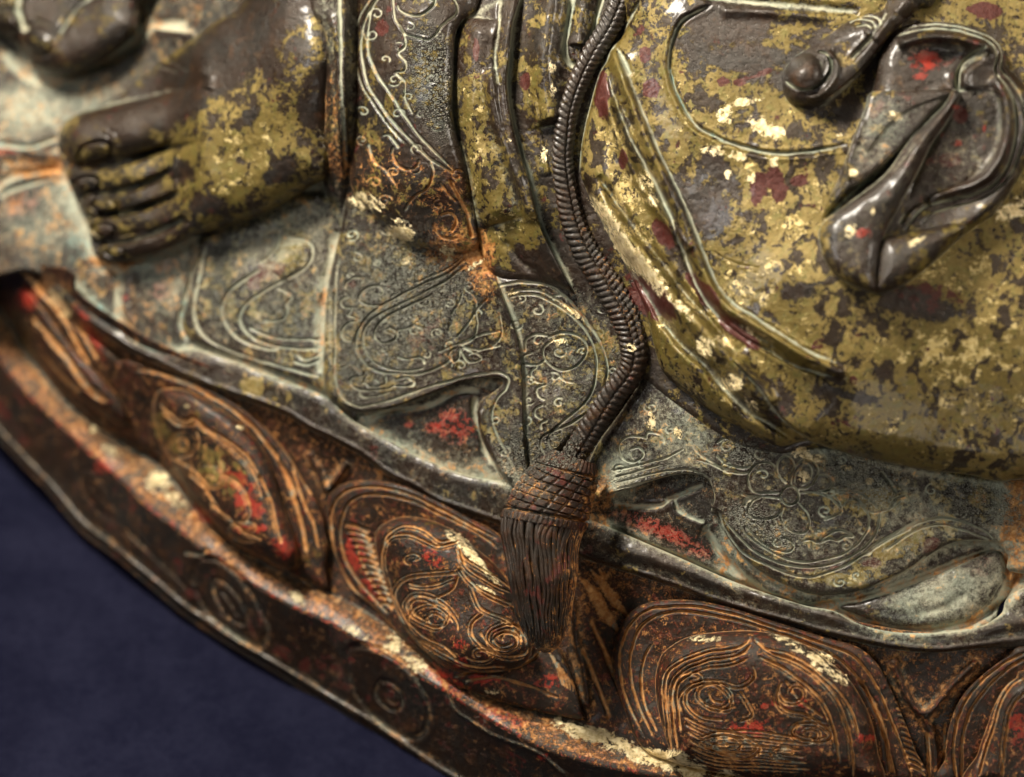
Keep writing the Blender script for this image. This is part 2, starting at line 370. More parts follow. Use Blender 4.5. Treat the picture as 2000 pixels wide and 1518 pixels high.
def strand_tube(name, P, rad, mat, parent, base, sides=7):
    """P (n,3): px, py, w ; rad (n,) in px"""
    n = len(P); T = np.gradient(P*np.array([1, 1, 100]), axis=0); T /= np.linalg.norm(T, axis=1)[:, None]+1e-9
    a = np.cross(T, [0, 0, 1.0]); a /= np.linalg.norm(a, axis=1)[:, None]+1e-9; b = np.cross(T, a)
    th = np.linspace(0, 2*np.pi, sides, endpoint=False)
    V = (P*np.array([1, 1, 100]))[:, None]+rad[:, None, None]*(a[:, None]*np.cos(th)[None, :, None]+b[:, None]*np.sin(th)[None, :, None])
    idx = np.arange(n*sides).reshape(n, sides)
    q = np.stack([idx[:-1].ravel(), np.roll(idx, -1, 1)[:-1].ravel(), np.roll(idx, -1, 1)[1:].ravel(), idx[1:].ravel()], -1)
    X, Y = V[..., 0].ravel(), V[..., 1].ravel()
    A = new_attr(X.shape, base); ang = np.tile(np.abs(b[:, None, 2]*np.sin(th)[None]+a[:, None, 2]*np.cos(th)[None]).ravel(), 1)
    A['dust'] = A['dust'] + .9*np.clip(.45-ang, 0, 1)*2
    apply_paint(X, Y, A)
    return link(name, to_world(X, Y, V[..., 2].ravel()/100), q, A, mat, parent)
# ------------------------------------------------------------------ materials
class NT:
    def __init__(s, name):
        s.m = bpy.data.materials.new(name); s.m.use_nodes = True; s.t = s.m.node_tree; s.t.nodes.clear()
        s.tc = s.t.nodes.new('ShaderNodeTexCoord').outputs['Object']
    def n(s, typ, **kw):
        x = s.t.nodes.new(typ)
        for k, v in kw.items(): setattr(x, k, v)
        return x
    def put(s, sock, v):
        if hasattr(v, 'default_value') or hasattr(v, 'is_linked'): s.t.links.new(v, sock)
        else: sock.default_value = v
    def math(s, op, a, b=0.0, c=0.0, clamp=False):
        x = s.n('ShaderNodeMath', operation=op, use_clamp=clamp)
        for i, v in enumerate((a, b, c)): s.put(x.inputs[i], v)
        return x.outputs[0]
    def add(s, *a):
        r = a[0]
        for b in a[1:]: r = s.math('ADD', r, b)
        return r
    def mul(s, a, b): return s.math('MULTIPLY', a, b)
    def step(s, v, lo, hi):
        x = s.n('ShaderNodeMapRange', interpolation_type='SMOOTHSTEP')
        s.put(x.inputs['Value'], v); x.inputs['From Min'].default_value = lo; x.inputs['From Max'].default_value = hi
        return x.outputs['Result']
    def vec(s, sc, off=(0, 0, 0), rot=(0, 0, 0)):
        x = s.n('ShaderNodeMapping'); s.t.links.new(s.tc, x.inputs[0])
        x.inputs['Scale'].default_value = sc; x.inputs['Location'].default_value = off; x.inputs['Rotation'].default_value = rot
        return x.outputs[0]
    def noise(s, scale, detail=6, rough=.6, dist=0, off=(0, 0, 0), vec=None):
        x = s.n('ShaderNodeTexNoise'); s.put(x.inputs['Vector'], vec or s.vec((1, 1, 1), off))
        x.inputs['Scale'].default_value = scale; x.inputs['Detail'].default_value = detail
        x.inputs['Roughness'].default_value = rough; x.inputs['Distortion'].default_value = dist
        return s.math('SUBTRACT', x.outputs['Fac'], .5)
    def vor(s, scale, feature='F1', off=(0, 0, 0), rnd=1.0):
        x = s.n('ShaderNodeTexVoronoi', feature=feature); s.put(x.inputs['Vector'], s.vec((1, 1, 1), off))
        x.inputs['Scale'].default_value = scale; x.inputs['Randomness'].default_value = rnd
        return x.outputs['Distance']
    def mix(s, f, a, b):
        x = s.n('ShaderNodeMix', data_type='RGBA'); s.put(x.inputs[0], f)
        for sock, v in ((x.inputs[6], a), (x.inputs[7], b)): s.put(sock, v if not isinstance(v, tuple) else (*v, 1))
        return x.outputs[2]
    def fmix(s, f, a, b):
        x = s.n('ShaderNodeMix', data_type='FLOAT'); s.put(x.inputs[0], f); s.put(x.inputs[2], a); s.put(x.inputs[3], b)
        return x.outputs[0]
def patina(name):
    s = NT(name)
    at = {}
    for nm, chs in (('PA', CH[:4]), ('PB', CH[4:])):
        a = s.n('ShaderNodeAttribute', attribute_name=nm); sp = s.n('ShaderNodeSeparateColor'); s.t.links.new(a.outputs['Color'], sp.inputs[0])
        for i in range(3): at[chs[i]] = sp.outputs[i]
        at[chs[3]] = a.outputs['Alpha']
    big = s.noise(.9, 5, .62, .3); mid = s.noise(2.6, 7, .66, .5, (3, 5, 1)); fine = s.noise(9, 5, .7, .3, (7, 1, 2))
    grit = s.noise(48, 4, .7, 0, (1, 9, 4)); wide = s.noise(.45, 4, .5, .2, (4, 4, 9))
    # brushed streaks left by wear
    streak = s.noise(3.2, 6, .65, .2, vec=s.vec((1.2, 1, 3.6), (0, 0, 0), (.3, .9, .4)))
    # --- bronze / lacquer ground
    dark = s.mix(s.step(big, -.12, .12), (.012, .006, .003), (.011, .009, .007))
    dark = s.mix(s.step(mid, .02, .16), dark, (.026, .012, .005))
    dark = s.mix(s.mul(s.step(s.add(at['warm'], s.mul(mid, 2.0), s.mul(fine, 1.5)), .40, .85), .6), dark, (.034, .009, .004))
    dark = s.mix(s.mul(s.step(fine, .08, .22), .5), dark, (.075, .036, .013))
    # --- olive gilding under old varnish
    gv = s.add(at['gild'], s.mul(mid, 2.3), s.mul(big, 1.2), s.mul(fine, 1.7), s.mul(streak, .9), s.mul(grit, .5))
    g1 = s.step(gv, .0, .045)
    olive = s.mix(s.step(s.add(wide, s.mul(fine, .25)), -.12, .12), (.108, .076, .017), (.175, .124, .036))
    olive = s.mix(s.mul(s.step(s.noise(5.5, 5, .6, .4, (2, 8, 8)), -.02, .16), .7), olive, (.105, .092, .022))
    olive = s.mix(s.mul(s.step(grit, .02, .16), .6), olive, (.055, .034, .010))
    g2v = s.add(gv, s.mul(s.noise(11, 5, .7, .1, vec=s.vec((.35, 1, 1.5), (1, 1, 7), (.6, .1, .9))), 1.6), s.mul(s.noise(1.9, 6, .7, .6, (9, 2, 5)), 2.6), s.mul(grit, .9))
    tiny = s.mul(s.step(s.add(s.noise(13, 3, .6, .5, vec=s.vec((1.3, .7, 1), (3, 3, 3), (.2, .1, .8))), s.mul(mid, .6)), .13, .15), .9)
    g2 = s.mul(s.step(g2v, .90, .94), g1)
    gold = s.mix(s.step(fine, -.1, .15), (.36, .26, .085), (.55, .43, .19))
    chipn = s.noise(2.9, 4, .55, .7, vec=s.vec((1.15, .8, .9), (5, 5, 2), (.3, .2, .7)))
    spots0 = s.mul(s.step(s.add(chipn, s.mul(fine, .55), s.mul(wide, .4)), .070, .077), .97)
    spots = s.math('MAXIMUM', spots0, tiny)
    col = s.mix(g1, dark, olive); col = s.mix(g2, col, gold)
    col = s.mix(s.mul(spots, g1), col, (.014, .008, .005))
    # --- dark red lacquer exposed in chips
    mv = s.add(at['maroon'], s.mul(s.noise(2.2, 6, .6, .3, (6, 3, 7)), 2.4), s.mul(fine, 1.2))
    mar = s.step(mv, .42, .44)
    marc = s.mix(s.step(grit, .0, .14), (.040, .008, .006), (.090, .020, .012))
    col = s.mix(mar, col, marc)
    # --- vermilion
    rv = s.add(at['red'], s.mul(fine, 4.6), s.mul(mid, 1.6), s.mul(grit, 2.0))
    red = s.mul(s.step(rv, .52, .56), s.step(at['red'], .06, .2))
    col = s.mix(red, col, s.mix(s.step(fine, -.1, .2), (.26, .017, .008), (.13, .018, .010)))
    # --- thin grey dust film, heavy in the cuts and hollows
    dv = s.add(at['dust'], s.mul(mid, .9), s.mul(fine, 1.6), s.mul(grit, 1.3))
    film = s.mul(s.step(dv, .17, 1.0), .88)
    hasw = s.step(s.add(at['warm'], s.mul(mid, 1.8), s.mul(fine, 1.5)), .40, .56)
    dustc = s.mix(hasw, s.mix(s.step(big, -.1, .1), (.325, .31, .215), (.25, .27, .20)), s.mix(s.step(fine, -.1, .15), (.30, .12, .032), (.56, .31, .12)))
    dustc = s.mix(s.mul(at['teal'], s.step(fine, -.05, .1)), dustc, (.16, .30, .27))
    col = s.mix(film, col, dustc)
    # warm ochre crumbs on the open surface of the recessed parts
    crumb = s.step(s.add(s.mul(at['warm'], .42), s.mul(at['dust'], .28), s.mul(s.noise(6.5, 6, .75, .5, (8, 8, 1)), 2.6), s.mul(grit, 1.3)), .44, .54)
    crumb = s.mul(crumb, s.step(s.add(at['warm'], mid), .12, .45))
    col = s.mix(s.mul(crumb, .85), col, s.mix(s.step(fine, -.1, .15), (.27, .095, .022), (.50, .25, .08)))
    # specks of dust
    sp = s.mul(s.math('LESS_THAN', s.vor(26, off=(1, 2, 3)), .17), s.step(s.add(mid, at['dust']), -.02, .3))
    col = s.mix(s.mul(sp, .55), col, (.36, .35, .30))
    # --- bright gold leaf
    lv = s.add(at['leaf'], s.mul(mid, 2.0), s.mul(fine, 3.4), s.mul(grit, 2.0))
    leaf = s.mul(s.step(lv, .55, .60), s.step(at['leaf'], .14, .34))
    col = s.mix(leaf, col, s.mix(s.step(fine, -.1, .12), (.62, .47, .22), (.90, .76, .46)))
    # roughness, metal
    ro = s.fmix(s.step(fine, -.15, .15), .26, .42)
    ro = s.fmix(s.mul(s.step(at['warm'], .2, .5), .6), ro, .52); ro = s.fmix(g1, ro, .36); ro = s.fmix(g2, ro, .45); ro = s.fmix(film, ro, .72); ro = s.fmix(s.mul(crumb, .8), ro, .7); ro = s.fmix(leaf, ro, .40)
    ro = s.add(ro, s.mul(grit, .25))
    me = s.mul(g1, .30); me = s.fmix(film, me, 0.0); me = s.fmix(leaf, me, .75)
    # fine relief
    ring = s.vor(15, off=(.3, .1, .2), rnd=.75)
    ringh = s.mul(s.math('SINE', s.mul(ring, 12.0)), at['punch'])
    hgt = s.add(s.mul(grit, .011), s.mul(fine, .030), s.mul(g1, .016), s.mul(s.mul(spots, g1), -.016), s.mul(g2, .010), s.mul(mar, -.016), s.mul(red, .014), s.mul(leaf, .018),
                s.mul(crumb, .010), s.mul(ringh, .035), s.mul(streak, .012), s.mul(s.mul(leaf, s.noise(30, 3, .6, 0, (2, 2, 2))), .05))
    bp = s.n('ShaderNodeBump'); bp.inputs['Strength'].default_value = .9; bp.inputs['Distance'].default_value = 1.0
    s.t.links.new(hgt, bp.inputs['Height'])
    # dust sits in the punched rings
    col = s.mix(s.mul(s.mul(s.step(s.math('SINE', s.mul(ring, 12.0)), .2, -.8), at['punch']), .6), col, (.24, .24, .19))
    b = s.n('ShaderNodeBsdfPrincipled'); s.t.links.new(col, b.inputs['Base Color'])
    s.t.links.new(ro, b.inputs['Roughness']); s.t.links.new(me, b.inputs['Metallic']); s.t.links.new(bp.outputs[0], b.inputs['Normal'])
    b.inputs['Specular IOR Level'].default_value = .5; s.t.links.new(s.math('SUBTRACT', .31, s.mul(s.step(at['warm'], .2, .5), .10)), b.inputs['Specular IOR Level'])
    s.t.links.new(s.mul(s.math('SUBTRACT', 1.0, film), s.math('SUBTRACT', .20, s.mul(s.step(at['warm'], .1, .5), .16))), b.inputs['Coat Weight']); b.inputs['Coat Roughness'].default_value = .18; b.inputs['Specular Tint'].default_value = (1, .90, .78, 1)
    o = s.n('ShaderNodeOutputMaterial'); s.t.links.new(b.outputs[0], o.inputs[0])
    return s.m
MAT = patina('bronze_patina')
def cloth_mat():
    s = NT('navy_cloth')
    v = s.vec((1, 1, 1), rot=(0, 0, .5))
    def wave(scale, d, dist):
        x = s.n('ShaderNodeTexWave', bands_direction=d); s.put(x.inputs['Vector'], v); x.inputs['Scale'].default_value = scale
        x.inputs['Distortion'].default_value = dist; x.inputs['Detail'].default_value = 2; return x.outputs['Fac']
    wv = s.add(wave(6, 'X', 1.2), wave(6, 'Y', 1.2)); n = s.noise(.5, 5, .6); f = s.noise(5, 5, .7)
    col = s.mix(s.step(s.add(n, s.mul(f, .6)), -.2, .25), (.0040, .0044, .0115), (.0100, .0105, .0220))
    col = s.mix(s.mul(s.step(wv, .6, 1.6), .35), col, (.018, .018, .030))
    bp = s.n('ShaderNodeBump'); bp.inputs['Strength'].default_value = .6; bp.inputs['Distance'].default_value = .08
    s.t.links.new(s.add(wv, s.mul(f, 1.5)), bp.inputs['Height'])
    b = s.n('ShaderNodeBsdfPrincipled'); s.t.links.new(col, b.inputs['Base Color']); b.inputs['Roughness'].default_value = .9
    
    b.inputs['Specular IOR Level'].default_value = .0; s.t.links.new(bp.outputs[0], b.inputs['Normal'])
    o = s.n('ShaderNodeOutputMaterial'); s.t.links.new(b.outputs[0], o.inputs[0])
    return s.m
CLOTH = cloth_mat()
# ------------------------------------------------------------------ the cloth the statue stands on
def cloth():
    n = 160; g = np.linspace(-40, 40, n); X, Y = np.meshgrid(g, g)
    Z = .05*vnoise(X*100, Y*100, 420, 31)+.03*vnoise(X*100+Y*60, Y*100, 170, 32)
    P = np.stack([X-4, Y, Z], -1).reshape(-1, 3); idx = np.arange(n*n).reshape(n, n)
    q = np.stack([idx[:-1, :-1].ravel(), idx[:-1, 1:].ravel(), idx[1:, 1:].ravel(), idx[1:, :-1].ravel()], -1)
    o = link('cloth', P, q, None, CLOTH, None); o['kind'] = 'structure'
cloth()
# ------------------------------------------------------------------ base ring (top of the rim, vertical wall, beaded foot)
def plinth():
    N = 1000
    c = [resample(spline(k, d=10), N) for k in (RIM_I, RIM_O, BOT)]
    nx = vnoise(c[0][:, 0], c[0][:, 1], 40, 21)[:, None]*5
    c[0] = c[0]+nx
    c[1] = c[1]+vnoise(c[1][:, 0], c[1][:, 1], 70, 22)[:, None]*3
    inner = c[0]+np.array([35, -45]); rows = []
    wr = w_rim(c[0][:, 1]); wo = w_rim(c[1][:, 1])
    def dropw(a, t):      # going straight down a vertical wall by t picture pixels
        return t/100.
    prof = []
    def add(px, py, w, k): prof.append((px, py, w, k))
    add(inner[:, 0], inner[:, 1], w_rim(inner[:, 1])-.5, 8)
    add(c[0][:, 0], c[0][:, 1], wr, 26)
    m = c[0]*.5+c[1]*.5; add(m[:, 0], m[:, 1], w_rim(m[:, 1])+.10, 12)
    add(c[1][:, 0], c[1][:, 1], wo, 60)
    H = np.linalg.norm(c[2]-c[1], axis=1)
    bb = c[2]*.80+c[1]*.20; add(bb[:, 0], bb[:, 1], RIMK-(759-c[1][:, 1])/100-(bb[:, 1]-c[1][:, 1])/100*.98, 5)
    b2 = c[2]*.85+c[1]*.15; add(b2[:, 0], b2[:, 1], RIMK-(759-c[1][:, 1])/100-(b2[:, 1]-c[1][:, 1])/100+.16, 5)
    b3 = c[2]*.90+c[1]*.10; add(b3[:, 0], b3[:, 1], RIMK-(759-c[1][:, 1])/100-(b3[:, 1]-c[1][:, 1])/100-.02, 10)
    add(c[2][:, 0], c[2][:, 1], RIMK-(759-c[1][:, 1])/100-(c[2][:, 1]-c[1][:, 1])/100+.05, 6)
    f = c[2]+np.array([8, -12]); add(f[:, 0], f[:, 1], RIMK-(759-c[1][:, 1])/100-(c[2][:, 1]-c[1][:, 1])/100-.5, 0)
    R = []
    for i in range(len(prof)-1):
        a, b = prof[i], prof[i+1]
        for t in np.linspace(0, 1, a[3], endpoint=False): R.append([a[k]*(1-t)+b[k]*t for k in range(3)])
    R.append([prof[-1][k] for k in range(3)])
    R = np.array(R)                                    # rows, 3, N
    k = np.ones(5)/5
    Rp = np.pad(R, ((2, 2), (0, 0), (0, 0)), 'edge'); R = sum(Rp[i:i+len(R)] for i in range(5))/5
    PX, PY, Wz = R[:, 0].T.copy(), R[:, 1].T.copy(), R[:, 2].T.copy()
    A = new_attr(PX.shape, dict(gild=-.62, warm=.30, dust=-.05))
    A['dust'][:, 8:44] += .42; A['red'][:, 30:48] += .25
    A['warm'][:, 20:48] += .30; A['leaf'][:, 14:46] += .16
    A['dust'][:, -30:-18] += .25; A['maroon'][:, 50:100] += .15
    h = np.zeros(PX.shape)
    circ1 = L(7, '440,950 450,900 520,890 650,930 740,1010 810,1120 830,1230 800,1310 740,1330 640,1290 540,1200 470,1090 440,990 440,950')
    circ2 = L(9, '940,500 960,470 1050,480 1150,560 1230,680 1280,800 1260,880 1200,880 1050,780 970,680 930,570 940,500')
    LN = [('g', circ1, 5.5, .07, .4), ('g', L(7, '590,1050 660,1070 695,1130 695,1190 640,1190 580,1130 590,1050'), 4, .06, .45),
          ('g', L(7, '620,1090 670,1110 675,1160 640,1150 620,1090'), 3, .05, .3), ('g', circ2, 5.5, .07, .35),
          ('g', L(9, '1020,560 1100,600 1170,700 1180,780 1100,750 1040,660 1020,560'), 4, .06, .35),
          ('g', L(9, '1060,620 1120,700 1140,740'), 4, .05, .3), ('g', L(9, '880,440 960,450 1000,420'), 4, .08, .7),
          ('g', L(9, '380,60 420,40 500,110 560,230 550,290 480,240 400,140 380,60'), 5, .03, .1),
          ('g', L(9, '430,110 500,200'), 5, .02, .1),
          ('r', L(7, '900,1040 950,1180 1050,1260 1150,1320 1350,1400 1500,1518'), 3, .05, .5),
          ('g', L(9, '600,330 700,420 850,560 930,640'), 5, .05, .3)]
    hh = h.ravel(); AA = {c_: A[c_].ravel() for c_ in CH}
    apply_lines(PX.ravel(), PY.ravel(), hh, AA, LN)
    u = uneven(PX.ravel(), PY.ravel())*.5; hh += u
    AA['dust'] -= u*2
    apply_paint(PX.ravel(), PY.ravel(), AA)
    loft_mesh('base_ring', PX, PY, Wz+hh.reshape(PX.shape), AA, MAT, STATUE)
plinth()

# ------------------------------------------------------------------ lotus base
def spiral(c, x, y, r, turns, a0, sq=.75, flip=1, w=2.2, d=.06):
    t = np.linspace(0, 1, int(12*turns)+2); a = a0+flip*t*turns*2*math.pi; rr = r*(1-.88*t)
    ox, oy, k = CROP[c]; P = np.stack([(x+rr*np.cos(a))*k+ox, (y+rr*sq*np.sin(a))*k+oy], 1)
    return ('g', P, w, d, .8)
PB = dict(gild=-.38, warm=.55, dust=.04, red=.12)
hemR = HEM_L[::-1]
band_o = np.vstack([HEM_L+np.array([10, -40]), (RIM_I+np.array([-6, 14]))[::-1]])
LB = [('r', L(8, '1330,950 1370,1060 1420,1160 1480,1230'), 9, .22, .35), ('r', L(8, '1480,1230 1540,1180 1640,1060 1745,960'), 9, .22, .35),
      ('r', L(8, '1480,1225 1530,1330 1545,1420 1545,1560'), 8, .18, .3), ('g', L(8, '1500,1300 1510,1420 1500,1560'), 4, .12, .6),
      ('g', L(8, '1590,1250 1580,1380 1585,1518'), 3, .09, .8), ('g', L(8, '1640,1230 1625,1380 1630,1518'), 3, .09, .8),
      ('r', L(7, '1510,640 1530,780 1545,900 1580,1050 1590,1190'), 7, .16, .5), ('r', L(7, '1480,900 1540,1100 1580,1180'), 4, .08, .4),
      ('g', L(7, '1600,760 1680,930 1760,1120 1850,1330'), 5, .12, .8), ('g', L(7, '1560,900 1640,1080 1700,1240'), 4, .08, .7),
      ('g', L(7, '1430,900 1450,1000 1500,1130'), 4, .09, .7), ('r', L(7, '440,10 400,70 340,150'), 6, .16, .5), ('r', L(7, '340,150 300,60 250,-40'), 6, .14, .4)]
for k in range(13): LB.append(('g', L(7, f'{1545+k*9},{560+k*17} {1600+k*9},{595+k*17} {1665+k*9},{650+k*18}'), 2.6, .07, .9))
for k in range(9): LB.append(('g', L(7, f'{1600+k*12},{520+k*20} {1650+k*12},{560+k*20} {1700+k*14},{600+k*22}'), 2.2, .05, .8))
relief('lotus_band', band_o, 0, .05, 8, .3, 2.2, LB, PB, Wf=WP, contact=[(HEM_L, 20, .2)])
def dense(lines):
    out = list(lines)
    for ln in lines:
        if ln[0] != 'g' or len(ln[1]) < 4: continue
        P = spline(ln[1], d=8); T = np.gradient(P, axis=0); T /= np.linalg.norm(T, axis=1)[:, None]+1e-9
        m = len(P)//12
        out.append(('g', (P+np.stack([-T[:, 1], T[:, 0]], 1)*6.5)[m:len(P)-m:2], 2.2, ln[3]*.6, .7))
    return out
def petal(flange, boss, fl_lines, bs_lines, Hb=.75, rb=70, label=None, base=None, foff=.22, boff=.5, step=2.0):
    b = dict(PB); b.update(base or {})
    fl_lines = [(l_[0], l_[1], l_[2]*1.15, l_[3]*1.15, (l_[4] if len(l_) > 4 else .8)*1.35) for l_ in fl_lines]; bs_lines = [(l_[0], l_[1], l_[2]*1.1, l_[3]*1.1, (l_[4] if len(l_) > 4 else .8)*1.35) for l_ in bs_lines]
    f = relief('lotus_petal', flange, foff, .22, 40, .35, step, fl_lines, b, Wf=WP)
    step = min(step, step if step > 2.1 else 1.6); bs_lines = dense(bs_lines)
    if label: f['label'] = label
    relief('petal_boss', boss, boff, Hb, rb, .5, step, bs_lines, b, Wf=WP, parent=f)
# leftmost blurred petal
petal(L(0, '5,500 30,505 62,535 100,590 150,640 205,680 262,735 292,790 302,850 296,880 262,870 205,838 160,806 118,765 84,725 48,680 22,630 5,560'),
      L(0, '30,560 62,575 110,640 150,690 200,740 240,790 250,830 215,820 160,780 110,730 60,660 35,610'),
      [('g', L(4, '180,220 300,340 400,480 480,600 540,720'), 5, .10), ('g', L(4, '110,210 230,340 340,470 420,600 500,760'), 4, .08)],
      [('g', L(4, '170,470 280,600 380,720 480,860 600,960'), 5, .12), ('g', L(4, '240,700 330,800 450,900'), 5, .10)], Hb=.5, rb=50, step=2.5)
# second petal
petal(L(0, '236,705 300,724 360,742 420,768 472,797 518,835 560,884 595,942 625,992 640,1060 636,1112 640,1150 600,1135 540,1106 470,1075 400,1015 345,940 310,890 270,860 245,790'),
      L(0, '300,810 302,778 318,760 367,763 420,792 472,830 508,870 532,915 550,975 570,1030 582,1080 566,1112 510,1090 450,1055 400,1000 360,950 335,905 318,865'),
      [('g', L(4, '760,780 900,800 1100,880 1300,1000 1430,1120 1560,1290 1660,1480'), 3.2, .10), ('g', L(4, '800,730 1000,800 1200,890 1380,1000 1500,1110 1620,1270 1740,1480'), 3.2, .10),
       ('g', L(9, '1400,20 1450,180 1500,300 1530,420'), 3, .08), ('g', L(9, '1340,0 1400,150 1450,320 1470,440'), 3.5, .10), ('g', L(4, '620,700 660,850 700,1000 760,1120'), 4, .10)],
      [('g', L(4, '880,950 920,1000 1020,1060 1080,1040 1130,1090 1250,1160 1370,1250 1450,1380 1500,1500'), 3.2, .10), ('g', L(4, '900,1010 1000,1090 1090,1080'), 3, .08),
       ('g', L(4, '1110,1070 1200,1150 1300,1220 1380,1300 1430,1400 1460,1500'), 3, .08), ('g', L(4, '1090,1110 1110,1180 1060,1250 960,1270 930,1220 960,1150 1040,1120'), 3, .08),
       ('g', L(4, '960,1270 1020,1300 1100,1350 1150,1420 1140,1480'), 3, .09), ('g', L(9, '1060,60 1120,90 1180,160 1200,250 1160,300'), 3, .08),
       ('g', L(9, '1000,200 1080,260 1160,330 1260,380'), 3, .08), ('g', L(9, '1240,60 1290,170 1320,290 1350,400'), 3, .10), ('g', L(9, '900,60 980,130 1050,240'), 3, .07),
       spiral(9, 1180, 330, 110, 1.3, 1, .6), spiral(9, 1010, 90, 90, 1.4, 4, .8), spiral(4, 1010, 1200, 60, 1.2, 3)],
      Hb=.75, rb=60, step=2.2)
# third petal, left of the tassel
P2F = L(7, '345,260 350,170 420,110 540,95 700,115 860,185 1010,265 1150,340 1230,430 1330,560 1400,800 1500,1000 1560,1190 1560,1240 1300,1190 1100,1130 900,1050 850,980 700,850 560,700 460,620 400,500 360,390')
P2B = L(7, '572,420 575,345 630,292 720,268 850,290 960,345 1060,425 1150,500 1230,620 1290,780 1325,890 1290,970 1180,1010 1010,1015 910,990 800,905 720,815 670,720 630,600 590,500')
fl = [('g', L(7, '700,850 560,700 460,600 385,470 365,350 360,260 385,185 450,140 560,125 700,150 850,215 1000,295 1150,375'), 3, .10),
      ('g', L(7, '640,740 520,610 430,480 405,360 415,270 450,200 520,165 620,165 750,195 900,265 1050,340 1160,420'), 3, .10),
      ('g', L(7, '660,720 560,590 500,470 475,380'), 3, .09), ('g', L(7, '950,1040 1100,1000 1250,990 1330,950 1370,900'), 3, .10), ('g', L(7, '1000,1060 1150,1040 1300,1080 1450,1140'), 3, .09)]
for k in range(13): fl.append(('g', L(7, f'{425+k*14},{300+k*32} {480+k*13},{315+k*31} {545+k*10},{345+k*30}'), 3.4, .08, .7))
for k in range(7): fl.append(('g', L(7, f'{1400+k*22},{900+k*30} {1440+k*20},{990+k*24} {1470+k*12},{1080+k*8}'), 2.6, .06, .8))
petal(P2F, P2B, fl,
      [('g', L(7, '700,830 640,650 605,500 610,420 640,370 720,350 800,380 870,410 930,400 970,385 962,340'), 2.8, .09),
       ('g', L(7, '605,440 620,370 700,312 800,330 880,385 940,380'), 2.6, .08), ('g', L(7, '970,400 990,460 1050,500 1150,560 1225,620'), 2.8, .09),
       ('g', L(7, '975,420 1000,500 1080,560 1225,640'), 2.6, .08), ('g', L(7, '970,500 1010,560 1080,620 1230,690'), 2.6, .08),
       ('g', L(7, '970,540 850,550 730,565 680,610 670,660 700,730 760,810'), 2.6, .08), ('g', L(7, '970,550 940,620 850,660'), 2.4, .07),
       ('g', L(7, '1030,600 1060,680 1100,720 1200,760 1280,830 1300,890'), 2.8, .08),
       ('g', L(7, '970,820 960,770 900,690 820,650 750,650 720,690 740,740 800,780 870,800 900,770 860,735 820,750 840,780'), 2.6, .08),
       ('g', L(7, '950,780 880,710 800,670 750,680 755,730 830,780'), 2.4, .06),
       ('g', L(7, '1280,870 1230,830 1170,830 1140,860 1170,890 1230,880'), 2.6, .08), ('g', L(7, '1090,740 1040,780 1040,840 1100,900 1200,940 1290,930 1310,890'), 2.6, .08),
       ('g', L(7, '1070,820 1100,860 1160,920'), 2.4, .06), ('g', L(7, '760,850 860,900 960,960 1040,990 1200,990'), 2.6, .07), ('g', L(7, '720,760 800,840 900,890 960,950'), 2.4, .06),
       ('g', L(7, '640,560 660,680 720,790'), 2.4, .07), ('r', L(7, '960,340 975,400 975,520'), 4, .05)] + [spiral(7, 850, 760, 130, 1.4, 2.2), spiral(7, 1200, 860, 110, 1.5, 5.6, .7, -1), spiral(7, 800, 900, 70, 1.2, 3, .6), spiral(7, 1080, 930, 80, 1.2, 3, .5, -1), spiral(7, 760, 470, 60, 1, 2, .6),
       ('g', L(7, '730,590 820,600 900,580 950,560'), 2, .05), ('g', L(7, '1040,600 1120,660 1210,700'), 2, .05), ('g', L(7, '650,700 700,790 800,880 920,960'), 2, .06)],
      Hb=.95, rb=75, label='petal half hidden behind the hanging tassel, its boss cut with scrolls', base=dict(warm=.5, dust=.0))
# fourth petal, lower right
P3F = L(8, '-10,1000 0,880 30,790 80,725 150,685 260,668 400,672 560,705 720,755 860,800 1020,850 1160,890 1250,960 1310,1060 1380,1220 1440,1380 1480,1545 1000,1560 600,1500 260,1440 120,1360 50,1200')
P3B = L(8, '195,1080 205,990 235,920 330,855 450,826 650,815 800,838 920,885 1020,955 1110,1030 1180,1130 1235,1250 1265,1400 1275,1560 900,1560 300,1455 262,1380 215,1220')
fl = [('g', L(8, '150,1330 70,1180 30,1040 25,940 50,840 100,760 170,715 280,700 420,705 560,735 720,785 860,830 1010,880 1130,930 1200,1000 1270,1110 1330,1250 1390,1400 1430,1520'), 3, .11),
      ('g', L(8, '190,1330 110,1160 75,1000 85,900 120,810 190,750 300,725 430,735 600,770 760,820 900,870 1040,930 1130,1000 1210,1110 1270,1250 1320,1400 1350,1520'), 3, .11),
      ('g', L(8, '205,1300 150,1180 130,1060 140,960 180,880'), 3, .08), ('g', L(8, '1180,1060 1250,1180 1300,1330 1330,1500'), 4, .12)]
for k in range(14): fl.append(('g', L(8, f'{1330+k*6},{1100+k*28} {1370+k*7},{1120+k*28} {1400+k*7},{1150+k*28}'), 2.4, .06, .8))
